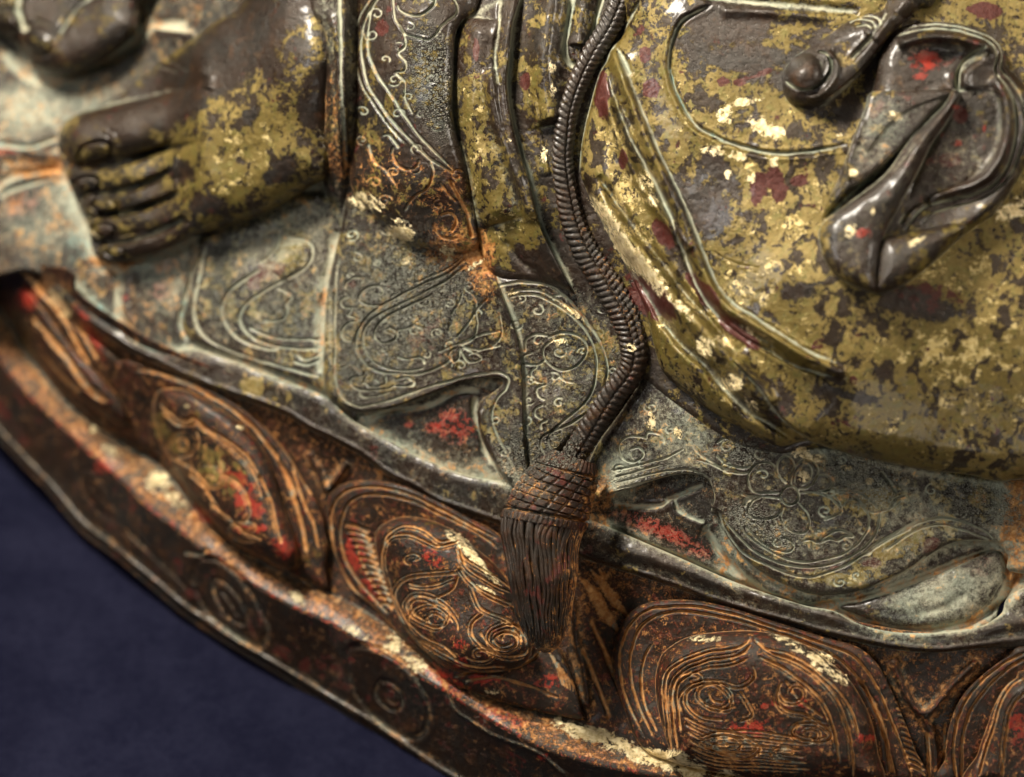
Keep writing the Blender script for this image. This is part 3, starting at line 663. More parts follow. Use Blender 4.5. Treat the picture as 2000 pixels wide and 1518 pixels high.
bs = [('g', L(8, '655,850 600,895 450,920 340,960 270,1005 245,1080 250,1200 275,1400'), 3, .10), ('g', L(8, '655,880 600,930 450,960 350,1000 290,1060 275,1150 300,1380'), 3, .10),
      ('g', L(8, '640,950 560,980 430,1000 330,1050 300,1120 320,1300'), 2.8, .09), ('g', L(8, '665,855 750,920 850,960 950,1020 1050,1120 1110,1250 1140,1400 1145,1518'), 3, .10),
      ('g', L(8, '690,940 800,990 900,1060 1000,1160 1050,1280 1080,1450'), 3, .10), ('g', L(8, '720,900 840,930 960,1000 1070,1100 1140,1210 1170,1330'), 2.8, .08),
      ('g', L(8, '660,980 675,1040 600,1090 500,1070 400,1080 350,1120 355,1180 420,1230 520,1245'), 2.6, .08),
      ('g', L(8, '560,1190 540,1130 480,1080 420,1090 400,1130 440,1170 510,1190 565,1180 572,1140'), 2.6, .08), ('g', L(8, '450,1110 470,1150 520,1160'), 2.4, .06),
      ('g', L(8, '600,1100 640,1160 665,1220 600,1250'), 2.6, .08), ('g', L(8, '790,1070 780,1150 830,1200 920,1220 1000,1270 1040,1320 1000,1350 900,1340 850,1300 880,1260 960,1260'), 2.6, .08),
      ('g', L(8, '820,1050 880,1140 1000,1230'), 2.6, .07), ('g', L(8, '400,1330 500,1300 620,1320 700,1380 640,1430 520,1410 430,1370'), 2.6, .07)]
bs += [spiral(8, 470, 1150, 170, 1.2, 2.6), spiral(8, 520, 1370, 120, 1.6, 3.1, .5), spiral(8, 930, 1310, 110, 1.5, 0, .55, -1), spiral(8, 820, 1400, 90, 1.3, 1, .5), spiral(8, 380, 1050, 70, 1, 3.4, .6), spiral(8, 860, 1110, 80, 1.2, 4, .8, -1)]
for k in range(6): bs.append(('g', L(8, f'{330+k*8},{1230+k*36} {480},{1290+k*34} {680},{1300+k*34} {880+k*12},{1330+k*30}'), 2.4, .05, .6))
petal(P3F, P3B, fl, bs, Hb=.9, rb=80, base=dict(warm=.55, dust=.02))
# fifth petal, cut by the right edge
petal(L(8, '1985,885 1900,930 1800,1000 1700,1090 1640,1180 1600,1300 1590,1420 1610,1570 2080,1590 2080,880'),
      L(8, '1990,1000 1930,1040 1870,1090 1820,1180 1785,1280 1745,1400 1715,1580 2080,1590 2080,990'),
      [('g', L(8, '1965,920 1850,985 1740,1080 1670,1180 1635,1300 1625,1420 1640,1518'), 3, .11), ('g', L(8, '1965,950 1860,1020 1770,1110 1700,1220 1670,1350 1665,1518'), 3, .10)],
      [('g', L(8, '1965,1040 1900,1090 1850,1180 1820,1280 1780,1400 1750,1518'), 3, .10), ('g', L(8, '1970,1110 1910,1180 1880,1300 1860,1518'), 3, .09)], Hb=.7, rb=50)

# ------------------------------------------------------------------ robe: lowest layer of cloth
FO = L(0, '-60,-60 2060,-60 2060,1180 1986,1165 1940,1215 1892,1240 1770,1246 1688,1232 1627,1203 1566,1191 1444,1150 1322,1097 1200,1044 1150,1024 1060,990 1002,956 900,930 775,878 687,828 637,785 542,750 455,715 385,693 315,694 266,677 224,640 185,610 130,570 60,530 -60,500')
F_lines = [('g', L(4, '640,200 660,260 650,400 660,480 720,560 780,620 850,660'), 8, .10, .7), ('g', L(4, '1110,70 1070,250 1030,420 1015,520 1060,610'), 7, .10, .8),
   ('f', L(4, '680,250 660,400 670,490 730,580 820,640'), .10, 50, .3),
   ('g', L(1, '-40,800 150,820 330,770'), 5, .08, .8), ('g', L(1, '-40,1060 60,990 150,970 330,940'), 8, .12, .8), ('g', L(1, '0,1100 100,1050 300,990'), 4, .06, .6),
   ('g', L(1, '-30,230 100,380 250,450 400,430 600,340 750,250 850,150 1050,140'), 10, .10, .7), ('f', L(1, '800,20 830,120 900,170 1080,190'), .15, 40, .3),
   ('r', L(0, '40,300 120,310'), 6, .1, 0), ('g', L(5, '940,920 930,1000 960,1100 1010,1250 1130,1400'), 7, .12, .7), ('g', L(5, '340,1060 450,1010 650,990 850,900 960,900'), 6, .08, .6),
   ('g', L(8, '0,215 200,220 280,180 430,110'), 5, .08, .6), ('f', L(8, '280,180 300,250 430,310'), .10, 30, .4), ('g', L(8, '-20,330 300,460 600,590 900,690'), 5, .10, .5),
   ('g', L(8, '430,310 480,400 540,480 640,580 760,660 900,705 1050,680 1200,655 1400,590 1600,510 1840,425'), 8, .14, .7),
   ('g', L(8, '1050,690 1150,750 1300,810 1500,815 1700,780 1850,690 1930,560 1960,470'), 7, .12, .7), ('g', L(8, '1840,430 1890,500 1880,600 1800,720'), 5, .08, .5)]
for k in range(9): F_lines.append(('g', L(1, f'{20+k*36},{900+k*2} {34+k*36},{930+k*2} {20+k*36},{965+k*2}'), 4, .06, .5))
relief('robe_underlayer', FO, -.10, .04, 6, .3, 2.2, F_lines, dict(gild=-.36, dust=.22, warm=.26),
       contact=[(HEM_U, 14, .7), (L(5, '340,1040 450,1000 600,960 750,900 900,860 1000,850 1090,850'), 14, .35), (L(1, '130,290 180,370 280,420 400,410 550,340 700,230 770,100 760,0'), 16, .6),
                (L(1, '330,900 390,1020 430,1130 490,1250 520,1400 600,1470 740,1460 900,1400 1100,1310 1300,1260 1500,1180 1700,1060 1830,960'), 18, .7),
                (L(5, '0,850 -10,600 60,300 90,0'), 12, .5), (L(0, '1404,1018 1444,1079 1485,1116 1538,1144 1587,1160 1648,1160 1709,1144 1770,1116 1851,1066 1945,1062'), 10, .5)])
# hem roll along the lotus petals
hem_o = np.vstack([HEM_U, HEM_L[::-1]])
hm = [('g', L(4, '700,690 900,790 1150,880 1400,990 1600,1090 1900,1210 2000,1270'), 3, .04, .3), ('r', HEM_L+np.array([0, -9]), 5, .07, 0), ('r', HEM_L[15:]+np.array([2, -40]), 14, .10, 0)]
relief('robe_hem', hem_o, .05, .17, 22, .7, 2.0, hm, dict(gild=-.30, dust=.15, warm=.16), contact=[(HEM_U, 10, .55)])

def curls(xs, n, seed, r0=9, r1=17, avoid=()):
    r_ = np.random.RandomState(seed); out = []; P = []; E = spline(xs, closed=True, d=14); k = 0
    lo, hi = E.min(0), E.max(0)
    while len(out) < n and k < 4000:
        k += 1; p = lo+(hi-lo)*r_.rand(2); a, b = E, np.roll(E, -1, 0)
        c = ((a[:, 1] > p[1]) != (b[:, 1] > p[1])) & (p[0] < (b[:, 0]-a[:, 0])*(p[1]-a[:, 1])/(b[:, 1]-a[:, 1]+1e-9)+a[:, 0])
        if c.sum() % 2 == 0 or np.linalg.norm(E-p, axis=1).min() < 22 or any(np.hypot(*(p-q)) < 34 for q in P): continue
        P.append(p); out.append(spiral(0, p[0], p[1], r_.uniform(r0, r1), r_.uniform(.8, 1.4), r_.uniform(0, 6.3), .8, r_.choice([-1, 1]), 2.1, .035))
    return out
# left embroidered panel
E2 = L(0, '400,455 384,500 374,540 360,600 355,632 362,652 390,672 457,694 545,728 640,768 700,800 700,440 560,380 440,430')
relief('embroidered_panel', E2, .02, .10, 14, .12, 2.2, [
  ('g', L(4, '1150,90 1110,270 1080,450 1130,580 1260,660 1500,740 1790,820'), 3.4, .07), ('g', L(4, '1600,40 1720,60 1745,130 1700,210 1560,290 1420,370 1350,440 1340,510 1400,590 1520,640 1650,660 1780,660'), 3.4, .08),
  ('g', L(4, '1450,220 1310,310 1245,400 1250,500 1330,600 1450,650 1560,665'), 3.4, .08), ('g', L(4, '1390,540 1500,590 1650,610 1790,605'), 3, .07),
  ('g', L(4, '1540,320 1610,350 1630,380 1600,400 1605,450 1570,500 1470,505'), 3, .07), ('g', L(4, '1660,690 1690,720 1750,710 1780,690'), 2.6, .05), ('g', L(4, '1640,735 1720,750 1780,725'), 2.6, .05),
  ('r', L(4, '1560,260 1640,150 1640,80'), 16, .10), ('g', L(4, '1560,0 1540,100 1450,180'), 3, .05), ('g', L(4, '1880,0 1830,250 1805,400 1795,600 1795,800'), 10, .10, .9)],
  dict(gild=-.10, dust=.27, warm=.20), label='left embroidered cloth panel with one large scrolling leaf')
# central embroidered panel
E3 = L(0, '681,330 672,400 664,450 640,560 633,640 630,740 638,772 660,792 692,805 722,806 760,799 810,783 862,763 900,746 945,738 972,738 984,746 976,757 958,770 940,782 932,800 936,842 955,887 985,930 1010,958 1050,930 1110,860 1190,800 1240,720 1240,620 1150,540 980,540 940,490 900,400 800,330')
E3L = [('g', L(5, '180,150 160,300 155,500 152,650 160,850 200,940 260,975 330,980 500,935 700,865 900,815 1000,795 1080,795 1125,830 1110,885 1055,950 1030,1050 1080,1180 1190,1400'), 2.8, .07),
  ('r', L(5, '110,100 110,600 115,850 200,960 300,1005'), 5, .06), ('r', L(5, '300,1005 500,970 700,895 900,835 1080,815'), 4, .05),
  ('g', L(5, '900,130 800,230 620,310 450,400 330,490 275,590 290,700 380,780 500,800 650,795 780,740 810,680'), 2.8, .08),
  ('g', L(5, '890,195 760,290 600,370 480,430 360,500 310,580 330,680 400,750 520,785 650,770'), 2.6, .07), ('g', L(5, '860,150 780,215 610,290'), 2.4, .06),
  ('g', L(5, '430,420 320,410 290,380 320,330 400,310 425,345 400,360'), 2.6, .07), ('g', L(5, '700,360 500,450 400,520 375,590 420,630 490,610 500,570 460,545 430,565'), 2.8, .08),
  ('g', L(5, '500,560 570,540 600,520'), 2.4, .05), ('g', L(5, '730,680 850,630 950,590 1080,560'), 2.6, .07), ('g', L(5, '860,650 950,690 970,720 900,735 860,680 850,650'), 2.6, .07),
  ('g', L(5, '840,660 850,700 820,735 790,690 840,650'), 2.6, .07), ('g', L(5, '830,600 900,520 940,420 920,360 890,330'), 2.6, .07), ('g', L(5, '850,640 930,600 950,520 940,450 1010,375'), 2.6, .07),
  ('g', L(5, '860,640 960,665 1050,630 1085,570 1070,460'), 2.6, .07), ('g', L(5, '800,470 850,400 870,340'), 2.4, .05), ('g', L(5, '1080,640 1000,660 900,690'), 2.4, .05),
  ('g', L(5, '500,700 560,720 630,710 655,750'), 2.8, .07), ('g', L(5, '300,300 310,270 260,265 215,295 215,330'), 2.4, .06), ('g', L(5, '240,370 190,390 200,430 250,440 225,475 290,500 225,520 190,570 205,610 250,625'), 2.4, .06),
  ('g', L(5, '430,800 438,850 370,872 320,850 330,805'), 2.6, .07), ('g', L(5, '320,810 250,820 245,860 290,890 350,890 460,880 475,860'), 2.6, .07), ('g', L(5, '290,900 310,930 400,920 460,900'), 2.4, .05),
  ('g', L(5, '480,865 560,870 595,850 560,820 490,835'), 2.6, .07), ('r', L(5, '540,590 640,540 760,500 800,500'), 26, .06, 0), ('r', L(5, '600,630 700,610 780,560'), 20, .05, 0),
  ('f', L(5, '1030,220 1075,340 1130,480 1175,620 1195,780 1200,950 1205,1130 1220,1300 1260,1480'), .15, 45, .6),
  ('g', L(5, '1060,310 1200,290 1320,300 1430,360 1550,500 1640,640 1675,780 1620,960 1500,1060 1400,1110 1315,1150 1300,1200 1330,1260'), 2.8, .08),
  ('g', L(5, '1130,375 1250,355 1380,410 1480,480 1560,570 1610,700 1605,850 1560,950 1450,1050 1370,1120 1340,1170 1365,1230'), 2.6, .07), ('g', L(5, '1120,350 1260,330 1400,390 1500,470'), 2.4, .06),
  ('g', L(5, '1340,600 1430,570 1530,600 1558,680 1500,760 1400,775 1330,725 1320,660 1380,605'), 2.8, .08), ('g', L(5, '1345,590 1280,580 1220,615 1215,680'), 2.6, .07), ('g', L(5, '1380,610 1440,600 1450,640'), 2.4, .06),
  ('g', L(5, '1260,680 1200,700 1205,740 1290,750 1330,720'), 2.6, .07), ('g', L(5, '1290,760 1250,785 1250,830 1320,855'), 2.6, .06), ('g', L(5, '1340,860 1280,885 1290,930 1330,950'), 2.6, .06),
  ('g', L(5, '1320,975 1272,1000 1275,1035 1310,1055'), 2.6, .06), ('g', L(5, '1340,1060 1300,1080 1310,1115'), 2.6, .06), ('g', L(5, '1400,810 1440,840 1490,850'), 2.4, .05),
  ('r', L(5, '960,1000 985,1130 1040,1260 1130,1400'), 7, .09, 0)]
relief('embroidered_panel', E3, .12, .14, 14, .45, 1.6, E3L+curls(E3, 42, 3), dict(gild=-.06, dust=.25, warm=.20), label='central embroidered cloth panel with scrolls and a flower')

# right-hand flowered panel
E4 = L(0, '1262,690 1299,720 1344,760 1400,800 1460,835 1530,870 1626,870 1700,890 1813,905 1949,930 2060,930 2060,1100 1990,1120 1968,1085 1945,1062 1900,1056 1851,1064 1811,1088 1770,1117 1709,1145 1648,1161 1587,1161 1538,1145 1485,1117 1444,1080 1412,1035 1402,1010 1388,1000 1396,975 1388,945 1372,930 1334,926 1281,937 1200,965 1150,985 1140,950 1160,880 1215,800 1255,735')
E4L = [('g', L(8, '505,250 530,360 610,470 710,560 830,625 950,660 1100,655 1250,615 1400,545 1500,475 1600,410 1700,385 1800,385'), 3, .08),
  ('g', L(11, '1120,560 1200,540 1350,545 1500,570 1600,640 1680,720'), 2.4, .06), ('g', L(11, '1160,550 1400,590 1520,700 1580,800 1580,880 1540,980 1440,1090 1300,1170 1100,1220 930,1240 750,1200 550,1090 400,980 330,880 270,780'), 2.4, .07),
  ('g', L(11, '1700,740 1670,900 1600,1040 1450,1160 1250,1250 1050,1285 850,1280 650,1230 450,1120 280,960 150,800'), 2.6, .08),
  ('g', L(11, '2080,830 1960,890 1800,980 1600,1100 1400,1250 1200,1340 1000,1385 800,1350 500,1230 300,1090 170,900 110,740'), 2.8, .08),
  ('g', L(11, '1420,1230 1600,1130 1850,980 2000,920'), 2.4, .06), ('g', L(11, '2150,1180 2000,1300 1800,1400 1600,1500'), 2.8, .07),
  ('g', L(8, '1380,340 1500,285 1620,280 1750,325 1820,375'), 2.8, .07), ('g', L(8, '1300,430 1400,360 1500,315 1600,308 1720,350 1800,380'), 2.8, .07),
  ('g', L(11, '720,590 760,520 830,500 890,540 905,600 870,660 800,680 740,650 720,590'), 2.6, .09), ('g', L(11, '830,500 820,420 870,300 950,240 1040,260 1090,350 1050,460 960,525 890,520'), 2.6, .08),
  ('g', L(11, '860,470 870,370 950,290 1010,300 1030,380 990,460 920,500'), 2.2, .05), ('g', L(11, '780,480 700,380 700,260 770,205 840,260 850,330 800,440'), 2.4, .07),
  ('g', L(11, '1040,500 1060,420 1130,385 1220,420 1235,480 1170,545 1080,540'), 2.4, .07), ('g', L(11, '720,560 600,560 470,560 410,460 420,360 480,290 560,265 650,285 700,360'), 2.4, .08),
  ('g', L(11, '520,590 620,600 720,620'), 2.2, .05), ('g', L(11, '330,560 420,600 530,600 460,640 400,720 430,790 550,820 680,800 740,720 740,680'), 2.6, .08),
  ('g', L(11, '370,700 380,640 460,620'), 4, .06, .9), ('g', L(11, '770,690 730,780 750,870 850,950 960,950 1005,870 990,770 940,700 880,640'), 2.4, .06),
  ('g', L(11, '910,560 1050,560 1180,600 1280,680 1320,740 1230,800 1130,830'), 2.4, .07), ('g', L(11, '1320,720 1290,640 1240,600'), 2.4, .06), ('g', L(11, '1330,700 1380,640 1480,640 1560,710'), 2.4, .06),
  ('g', L(11, '-100,240 0,270 120,320 230,365 330,370 410,360 470,300'), 2.4, .07), ('g', L(11, '90,190 150,250 200,290 330,320 430,310'), 2.4, .07), ('g', L(11, '100,80 180,30 270,60 340,100'), 2.4, .06), ('g', L(11, '250,0 300,50 350,110 390,110'), 2.4, .05),
  ('g', L(11, '730,1020 760,1000 830,1040 850,1090 790,1140 650,1110 500,1020 380,880'), 2.4, .07), ('g', L(11, '940,1040 1010,1020 1090,1050 1150,990 1300,930 1430,985 1350,990 1270,1030 1200,1010 1100,1055'), 2.8, .08),
  ('g', L(11, '1800,700 1840,620 1940,590'), 3, .08), ('g', L(11, '1560,740 1650,760 1800,710 1900,640'), 2.4, .05), ('g', L(11, '1700,350 1800,480 1850,570'), 4, .08, .1),
  ('g', L(8, '0,110 200,60 330,40 430,65 470,120'), 2.6, .06), ('g', L(8, '0,140 200,90 330,65 420,90'), 2.4, .06), ('g', L(8, '0,80 150,40 220,20'), 2.4, .06),
  ('g', L(5, '1700,1340 1850,1310 2000,1270 2100,1220'), 2.6, .06), ('g', L(5, '1900,1160 1800,1150 1740,1200 1760,1270 1830,1290 1880,1250 1850,1210 1800,1230'), 2.6, .07), ('g', L(5, '1890,1170 1900,1130 1970,1140 1990,1190'), 2.6, .06),
  ('f', L(6, '60,640 150,720 260,840 330,950 420,1100'), -.0, 20, .0), ('g', L(6, '240,930 300,1020 400,1090 520,1130'), 3, .06),
  ('r', L(0, '1160,975 1240,950 1330,936 1380,955'), 13, .18, 0), ('r', L(0, '1372,950 1388,975 1384,992'), 13, .16, 0)]
bd_ = []
relief('embroidered_panel', E4, .03, .18, 18, .5, 1.6, E4L+curls(E4, 30, 4), dict(gild=-.14, dust=.28, warm=.18), label='right embroidered cloth panel with a flower of round petals',
       contact=[(L(0, '1299,733 1344,774 1400,812 1460,845 1530,880 1626,880 1700,900 1813,925 1949,947'), 9, .45)])
# lower right leaf-shaped pocket of cloth
E5 = L(8, '1080,700 1200,672 1400,605 1600,525 1760,455 1840,432 1872,480 1870,560 1800,680 1700,750 1560,785 1400,795 1250,770 1150,735')
relief('cloth_fold', E5, -.08, .16, 40, .1, 2.2, [('g', L(8, '1700,640 1600,700 1450,740'), 10, .04, 0)], dict(gild=-.28, dust=.15, warm=.10))

# ------------------------------------------------------------------ flowing robe folds between shin and thigh
G = L(0, '930,-60 902,42 890,70 886,122 884,192 888,245 905,315 920,402 934,472 955,530 990,548 1060,552 1120,575 1165,610 1200,680 1262,745 1330,800 1420,860 1500,885 1560,880 1700,800 1650,300 1500,-60')
def V(s): return L(2, s)
G_lines = [('f', V('1060,-60 1000,130 985,300 970,450 990,640 1040,850 1090,1000 1150,1250 1260,1480 1350,1650'), .40, 36, .4),
  ('g', V('1060,-60 1000,130 985,300 972,450 992,640 1042,850 1092,1000'), 4.5, .08, .6), ('r', V('885,380 890,560 925,720 985,880 1050,1050 1120,1230'), 13, .24, 0),
  ('g', V('940,0 920,200 905,330 920,480'), 5, .07, .3), ('g', V('1345,-60 1310,150 1295,270 1320,350 1385,375'), 7, .12, .9), ('g', V('1520,-60 1480,80 1452,190 1400,330'), 6, .10, .8),
  ('r', V('1230,-60 1200,120 1180,330 1190,520 1225,700'), 30, .42, 0), ('r', V('820,100 780,350 790,650 850,950 940,1250'), 34, .36, 0), ('f', V('1130,560 1150,700 1180,830 1210,980'), .06, 14, 0),
  ('r', V('1420,-60 1390,100 1370,260'), 16, .2, 0), ('g', L(5, '1100,60 1200,180 1330,280 1480,400'), 8, .05, 0)]
relief('robe_folds', G, .14, .12, 16, .35, 2.0, G_lines, dict(gild=-.10, dust=-.10), contact=[(V('937,0 720,120 685,200 675,350 670,550 680,700 740,900 790,1150 830,1350'), 8, .7), (L(2, '1700,0 1650,110 1560,260 1500,380 1445,530 1400,700 1370,850 1390,950'), 8, .5)],
       label='long flowing cloth folds with olive gilding bands')
# sleeve-like trouser leg over the shin
SH = L(2, '180,-80 100,200 80,400 78,600 85,800 90,1000 150,1110 300,1260 450,1360 650,1420 790,1400 820,1340 790,1150 740,900 680,700 670,550 675,350 685,200 720,120 820,0 860,-80')
def sleeve_shape(PX, PY, h, sdf):
    t = np.clip((PX-670)/250., 0, 1); return h + .55*np.sin(np.pi*np.clip(t*.95+.02, 0, 1))*np.clip((520-PY)/160, 0, 1)
SHL = [('g', L(2, '330,-60 240,0 175,130 162,300 200,480 320,660 430,780 560,900 690,975'), 3.2, .10), ('g', L(2, '300,-60 215,60 195,250 240,400 330,540 420,680 500,780 600,880 690,965'), 3, .09),
  ('g', L(2, '250,-60 150,100 125,300 160,470 280,660 400,800'), 3, .06, .5), ('g', L(2, '120,250 110,450 130,620'), 3, .05, .5),
  ('g', L(2, '335,-40 340,50 350,110 395,190 405,255 365,295 405,345 395,395 350,405 400,450 400,540 445,640'), 3, .09), ('g', L(2, '360,20 370,55 430,85 500,80 560,30 570,-20'), 3, .09),
  ('g', L(2, '370,130 400,190 450,205 530,222 580,185 600,150 650,110 690,80 695,30 660,-30'), 3, .08), ('g', L(2, '280,765 310,755 350,800 370,830'), 3.4, .08), ('g', L(2, '345,820 330,850 345,905 400,945 460,938 485,890'), 3.4, .09),
  ('g', L(2, '540,900 560,960 530,1050 440,1110 400,1180'), 3.2, .07), ('g', L(2, '650,1000 700,1100 750,1200 780,1330'), 4, .08, .8), ('g', L(2, '600,1200 660,1190 690,1240 660,1290'), 3, .07), ('g', L(2, '560,1250 600,1320 700,1330'), 3, .06),
  ('g', L(2, '200,800 230,900 300,960 360,1040'), 3.4, .06), ('r', L(2, '125,820 130,1000'), 6, .07, 0), ('g', L(2, '690,1130 640,1080 600,1020'), 3, .06)]
relief('robe_sleeve', SH, .22, .30, 40, .8, 2.0, SHL+curls(SH, 24, 5), dict(gild=-.16, dust=.02, warm=.15), shape=sleeve_shape, label='shin under tightly wrapped embroidered cloth')

# ------------------------------------------------------------------ gilded thigh
TH = L(0, '1240,-70 1222,40 1196,91 1170,140 1156,190 1142,245 1133,300 1134,345 1158,400 1192,470 1232,540 1262,612 1278,680 1296,728 1344,772 1400,811 1460,843 1520,872 1575,862 1626,878 1682,893 1738,905 1813,920 1888,927 1949,941 2000,936 2070,925 2070,-70')
def thigh_shape(PX, PY, h, sdf):
    return h + .60*np.clip(sdf/300, 0, 1)**.8*np.exp(-((PY-800)/400)**2)
rid = L(6, '-80,-330 0,-230 60,-140 130,-60 210,10') 
RV5 = np.vstack([L(2, '1550,250 1620,450 1700,650 1790,870 1880,1050 1960,1230'), L(6, '350,125 440,255 560,335 700,425 850,520 950,560 1070,612')])
RV5b = np.vstack([L(2, '1550,400 1600,560 1680,760 1780,950 1860,1100'), L(6, '270,40 330,180 420,300 540,400 700,490 850,570 1000,610 1075,615')])
THL = [('r', RV5, 13, .32, .05), ('g', RV5+np.array([10, -8]), 5, .08, .5), ('g', RV5+np.array([-17, 13]), 9, .14, .1), ('r', RV5b, 8, .13, .0), ('g', RV5b+np.array([-6, 5]), 4, .07, .1),
  ('f', np.vstack([L(2, '1520,550 1580,730 1640,870 1700,1000 1800,1150 1900,1280'), L(6, '230,140 330,260 470,370 640,500')])[::-1], -.001, 20, 0),
  ('r', L(2, '1520,540 1580,730 1640,870 1700,1000 1800,1150 1900,1280 1990,1400'), 10, .24, 0),
  ('r', np.vstack([L(2, '1440,1050 1530,1180 1640,1330 1760,1470'), L(6, '150,210 260,330 370,450 480,560 590,700 680,790')]), 20, .36, 0),
  ('g', np.vstack([L(2, '1390,1000 1420,1120 1520,1270 1600,1400'), L(6, '30,190 110,330 220,460 330,560 420,670 540,790 680,880 800,960')]), 9, .24, .10),
  ('g', np.vstack([L(2, '1480,980 1560,1100 1680,1270 1800,1420'), L(6, '200,150 300,270 420,400 500,520')]), 8, .18, .0),
  ('f', L(6, '480,530 560,600 640,690 710,790 800,880 900,940'), -.001, 20, 0), ('f', L(6, '900,950 800,890 710,800 640,700 560,610 480,535'), .26, 30, .3),
  ('g', L(3, '260,20 100,105 35,230 18,380 60,530 150,690 270,765 430,825 620,862 800,852 1010,815'), 5.0, .12, .75), ('f', L(3, '260,20 100,105 35,230 18,380 60,530 150,690 270,765 430,825 620,862 800,852 1010,815'), .12, 34, 0),
  ('g', L(3, '200,-20 500,15 800,45 1080,65'), 9, .10, .9), ('r', L(3, '300,60 600,70 900,90'), 12, .10, 0),
  ('g', L(2, '1720,0 1650,120 1560,270 1490,400 1440,550 1405,700 1375,850 1385,960'), 5, .12, .7), ('g', L(2, '1570,260 1620,330 1660,420'), 6, .08, .6),
  ('g', L(6, '1160,640 1180,600 1220,590'), 2, .02, .2), ('g', L(6, '380,-20 500,40 620,60'), 3, .02, 0)]
relief('thigh', TH, .30, .62, 60, .5, 2.0, THL, dict(gild=.23, dust=-.24), shape=thigh_shape, cav=.8, rough=.8, label='rounded thigh in worn olive gilding with dark chips',
       contact=[(L(3, '650,440 680,560 760,610 860,600 950,540 1080,430 1180,300'), 7, .4), (L(3, '1290,160 1400,120 1550,115 1700,140 1830,200 1900,290 1910,370 1970,440'), 5, .35)])

# ------------------------------------------------------------------ knotted ribbon
def WK(x, y): return W(x, y) + .20 + .58*np.exp(-((y-800)/400)**2)
ARM = L(3, '1290,-80 1230,0 1120,70 1010,115 900,195 800,262 705,325 655,400 648,480 672,560 735,600 820,605 900,575 1010,495 1110,405 1210,285 1290,170 1400,70 1520,-10 1600,-80')
def curl_shape(PX, PY, h, sdf):
    X = (PX-1300)/.35; Y = PY/.35
    q = np.hypot((X-775), (Y-400)*.95)/98
    near = np.exp(-(np.hypot(X-790, Y-420)/260)**4)
    return h + near*(.26*np.sqrt(np.clip(1-q*q, 0, 1)) + .10) - .10*np.exp(-((np.hypot(X-1000, Y-300))/90)**2)
relief('ribbon', ARM, .50, .58, 40, .9, 2.0, [('g', L(3, '850,285 905,305 925,360 905,425 850,480 775,502 700,478 665,450'), 3.4, .22, .8), ('r', L(3, '900,290 950,330 955,400 930,460 870,530 790,550'), 6, .12, .1),
   ('f', L(3, '1330,110 1190,265 1080,395 960,500 880,560'), .16, 26, .3), ('g', L(3, '1240,60 1180,160 1130,230 1030,340'), 5, .10, .3),
   ('g', L(3, '1020,130 1080,110 1150,120 1170,160'), 2.8, .08), ('g', L(3, '1040,110 1120,90 1180,100 1200,140'), 2.8, .08), ('g', L(3, '1060,150 1120,140 1150,165'), 2.8, .08), ('r', L(3, '1150,220 1250,110 1380,0'), 16, .12, 0)],
  dict(gild=-.20, dust=-.05, warm=.12), shape=curl_shape, Wf=WK, label='ribbon end rolled into a small curl')
LOOP = L(3, '1180,330 1230,225 1290,165 1400,128 1550,120 1700,145 1820,205 1895,290 1905,365 1965,430 2030,520 2060,700 2040,860 1960,1010 1850,1180 1700,1290 1540,1400 1420,1500 1300,1560 1180,1600 1080,1590 980,1540 905,1460 868,1370 860,1280 885,1150 960,1000 1000,890 1050,760 1110,620 1160,480')
def loop_shape(PX, PY, h, sdf):
    return h - .34*np.exp(-(((PX-1838)/62)**2+((PY-330)/95)**2)) - .20*np.exp(-(((PX-1850)/60)**2+((PY-110)/26)**2))
LP = [('g', L(3, '1600,515 1480,640 1340,800 1190,950 1050,1070 950,1170 880,1255'), 12, .34, -.1), ('g', L(3, '1285,205 1400,168 1560,160 1700,188 1800,230 1848,300 1840,400 1900,480 1945,580 1958,700 1935,860 1860,1000 1750,1075 1600,1115 1450,1155 1370,1235 1330,1290'), 3.0, .13, .7),
  ('g', L(3, '1290,180 1400,145 1560,138 1710,168 1830,225 1875,300 1872,385 1930,460 1985,560 2005,700 1985,820 1920,980 1800,1095 1640,1150 1500,1190 1420,1260'), 2.8, .11, .6),
  ('r', L(3, '1300,245 1450,205 1600,205 1760,250 1815,300'), 12, .26, 0), ('r', L(3, '1830,430 1885,520 1910,650 1895,800 1830,940 1730,1020 1560,1075 1460,1120'), 11, .26, 0),
  ('g', L(3, '1640,520 1635,440 1660,370 1800,265'), 9, .22, .5), ('f', L(3, '1640,500 1660,370 1820,250'), .16, 40, .4),
  ('g', L(3, '1310,1250 1350,1170 1420,1120'), 4, .10, .5), ('r', L(3, '1500,1380 1680,1250 1850,1120 1960,960'), 16, .15, 0)]
knot = relief('ribbon_knot', LOOP, .66, .50, 42, 1.2, 2.0, LP, dict(gild=-.12, dust=.02, maroon=.08, warm=.15), shape=loop_shape, Wf=WK, cav=.9, label='flat knotted ribbon loop with grooved border and a vermilion chip')
KB = dict(gild=-.18, dust=.16, warm=.18)
S1 = L(3, '1150,515 1350,502 1560,498 1600,525 1480,650 1350,795 1200,935 1050,1045 1020,1025 1005,960 1008,880 1060,740 1115,595')
relief('ribbon_strap', S1, 1.10, .12, 14, .45, 2.0, [('f', L(3, '1580,520 1300,640 1120,850'), .05, 60, 0), ('r', L(3, '1100,660 1060,780 1025,900 1030,1000'), 7, .06, 0)], KB, parent=knot, Wf=WK)
S4 = L(3, '1655,548 1735,635 1772,760 1778,880 1755,985 1700,1020 1560,1075 1440,1120 1340,1200 1290,1200 1400,980 1500,790 1580,650')
relief('ribbon_strap', S4, .98, .10, 16, .30, 2.0, [('r', L(3, '1690,590 1755,720 1770,860 1750,980'), 5, .06, .5)], dict(gild=-.22, dust=.20, maroon=.1), parent=knot, Wf=WK)
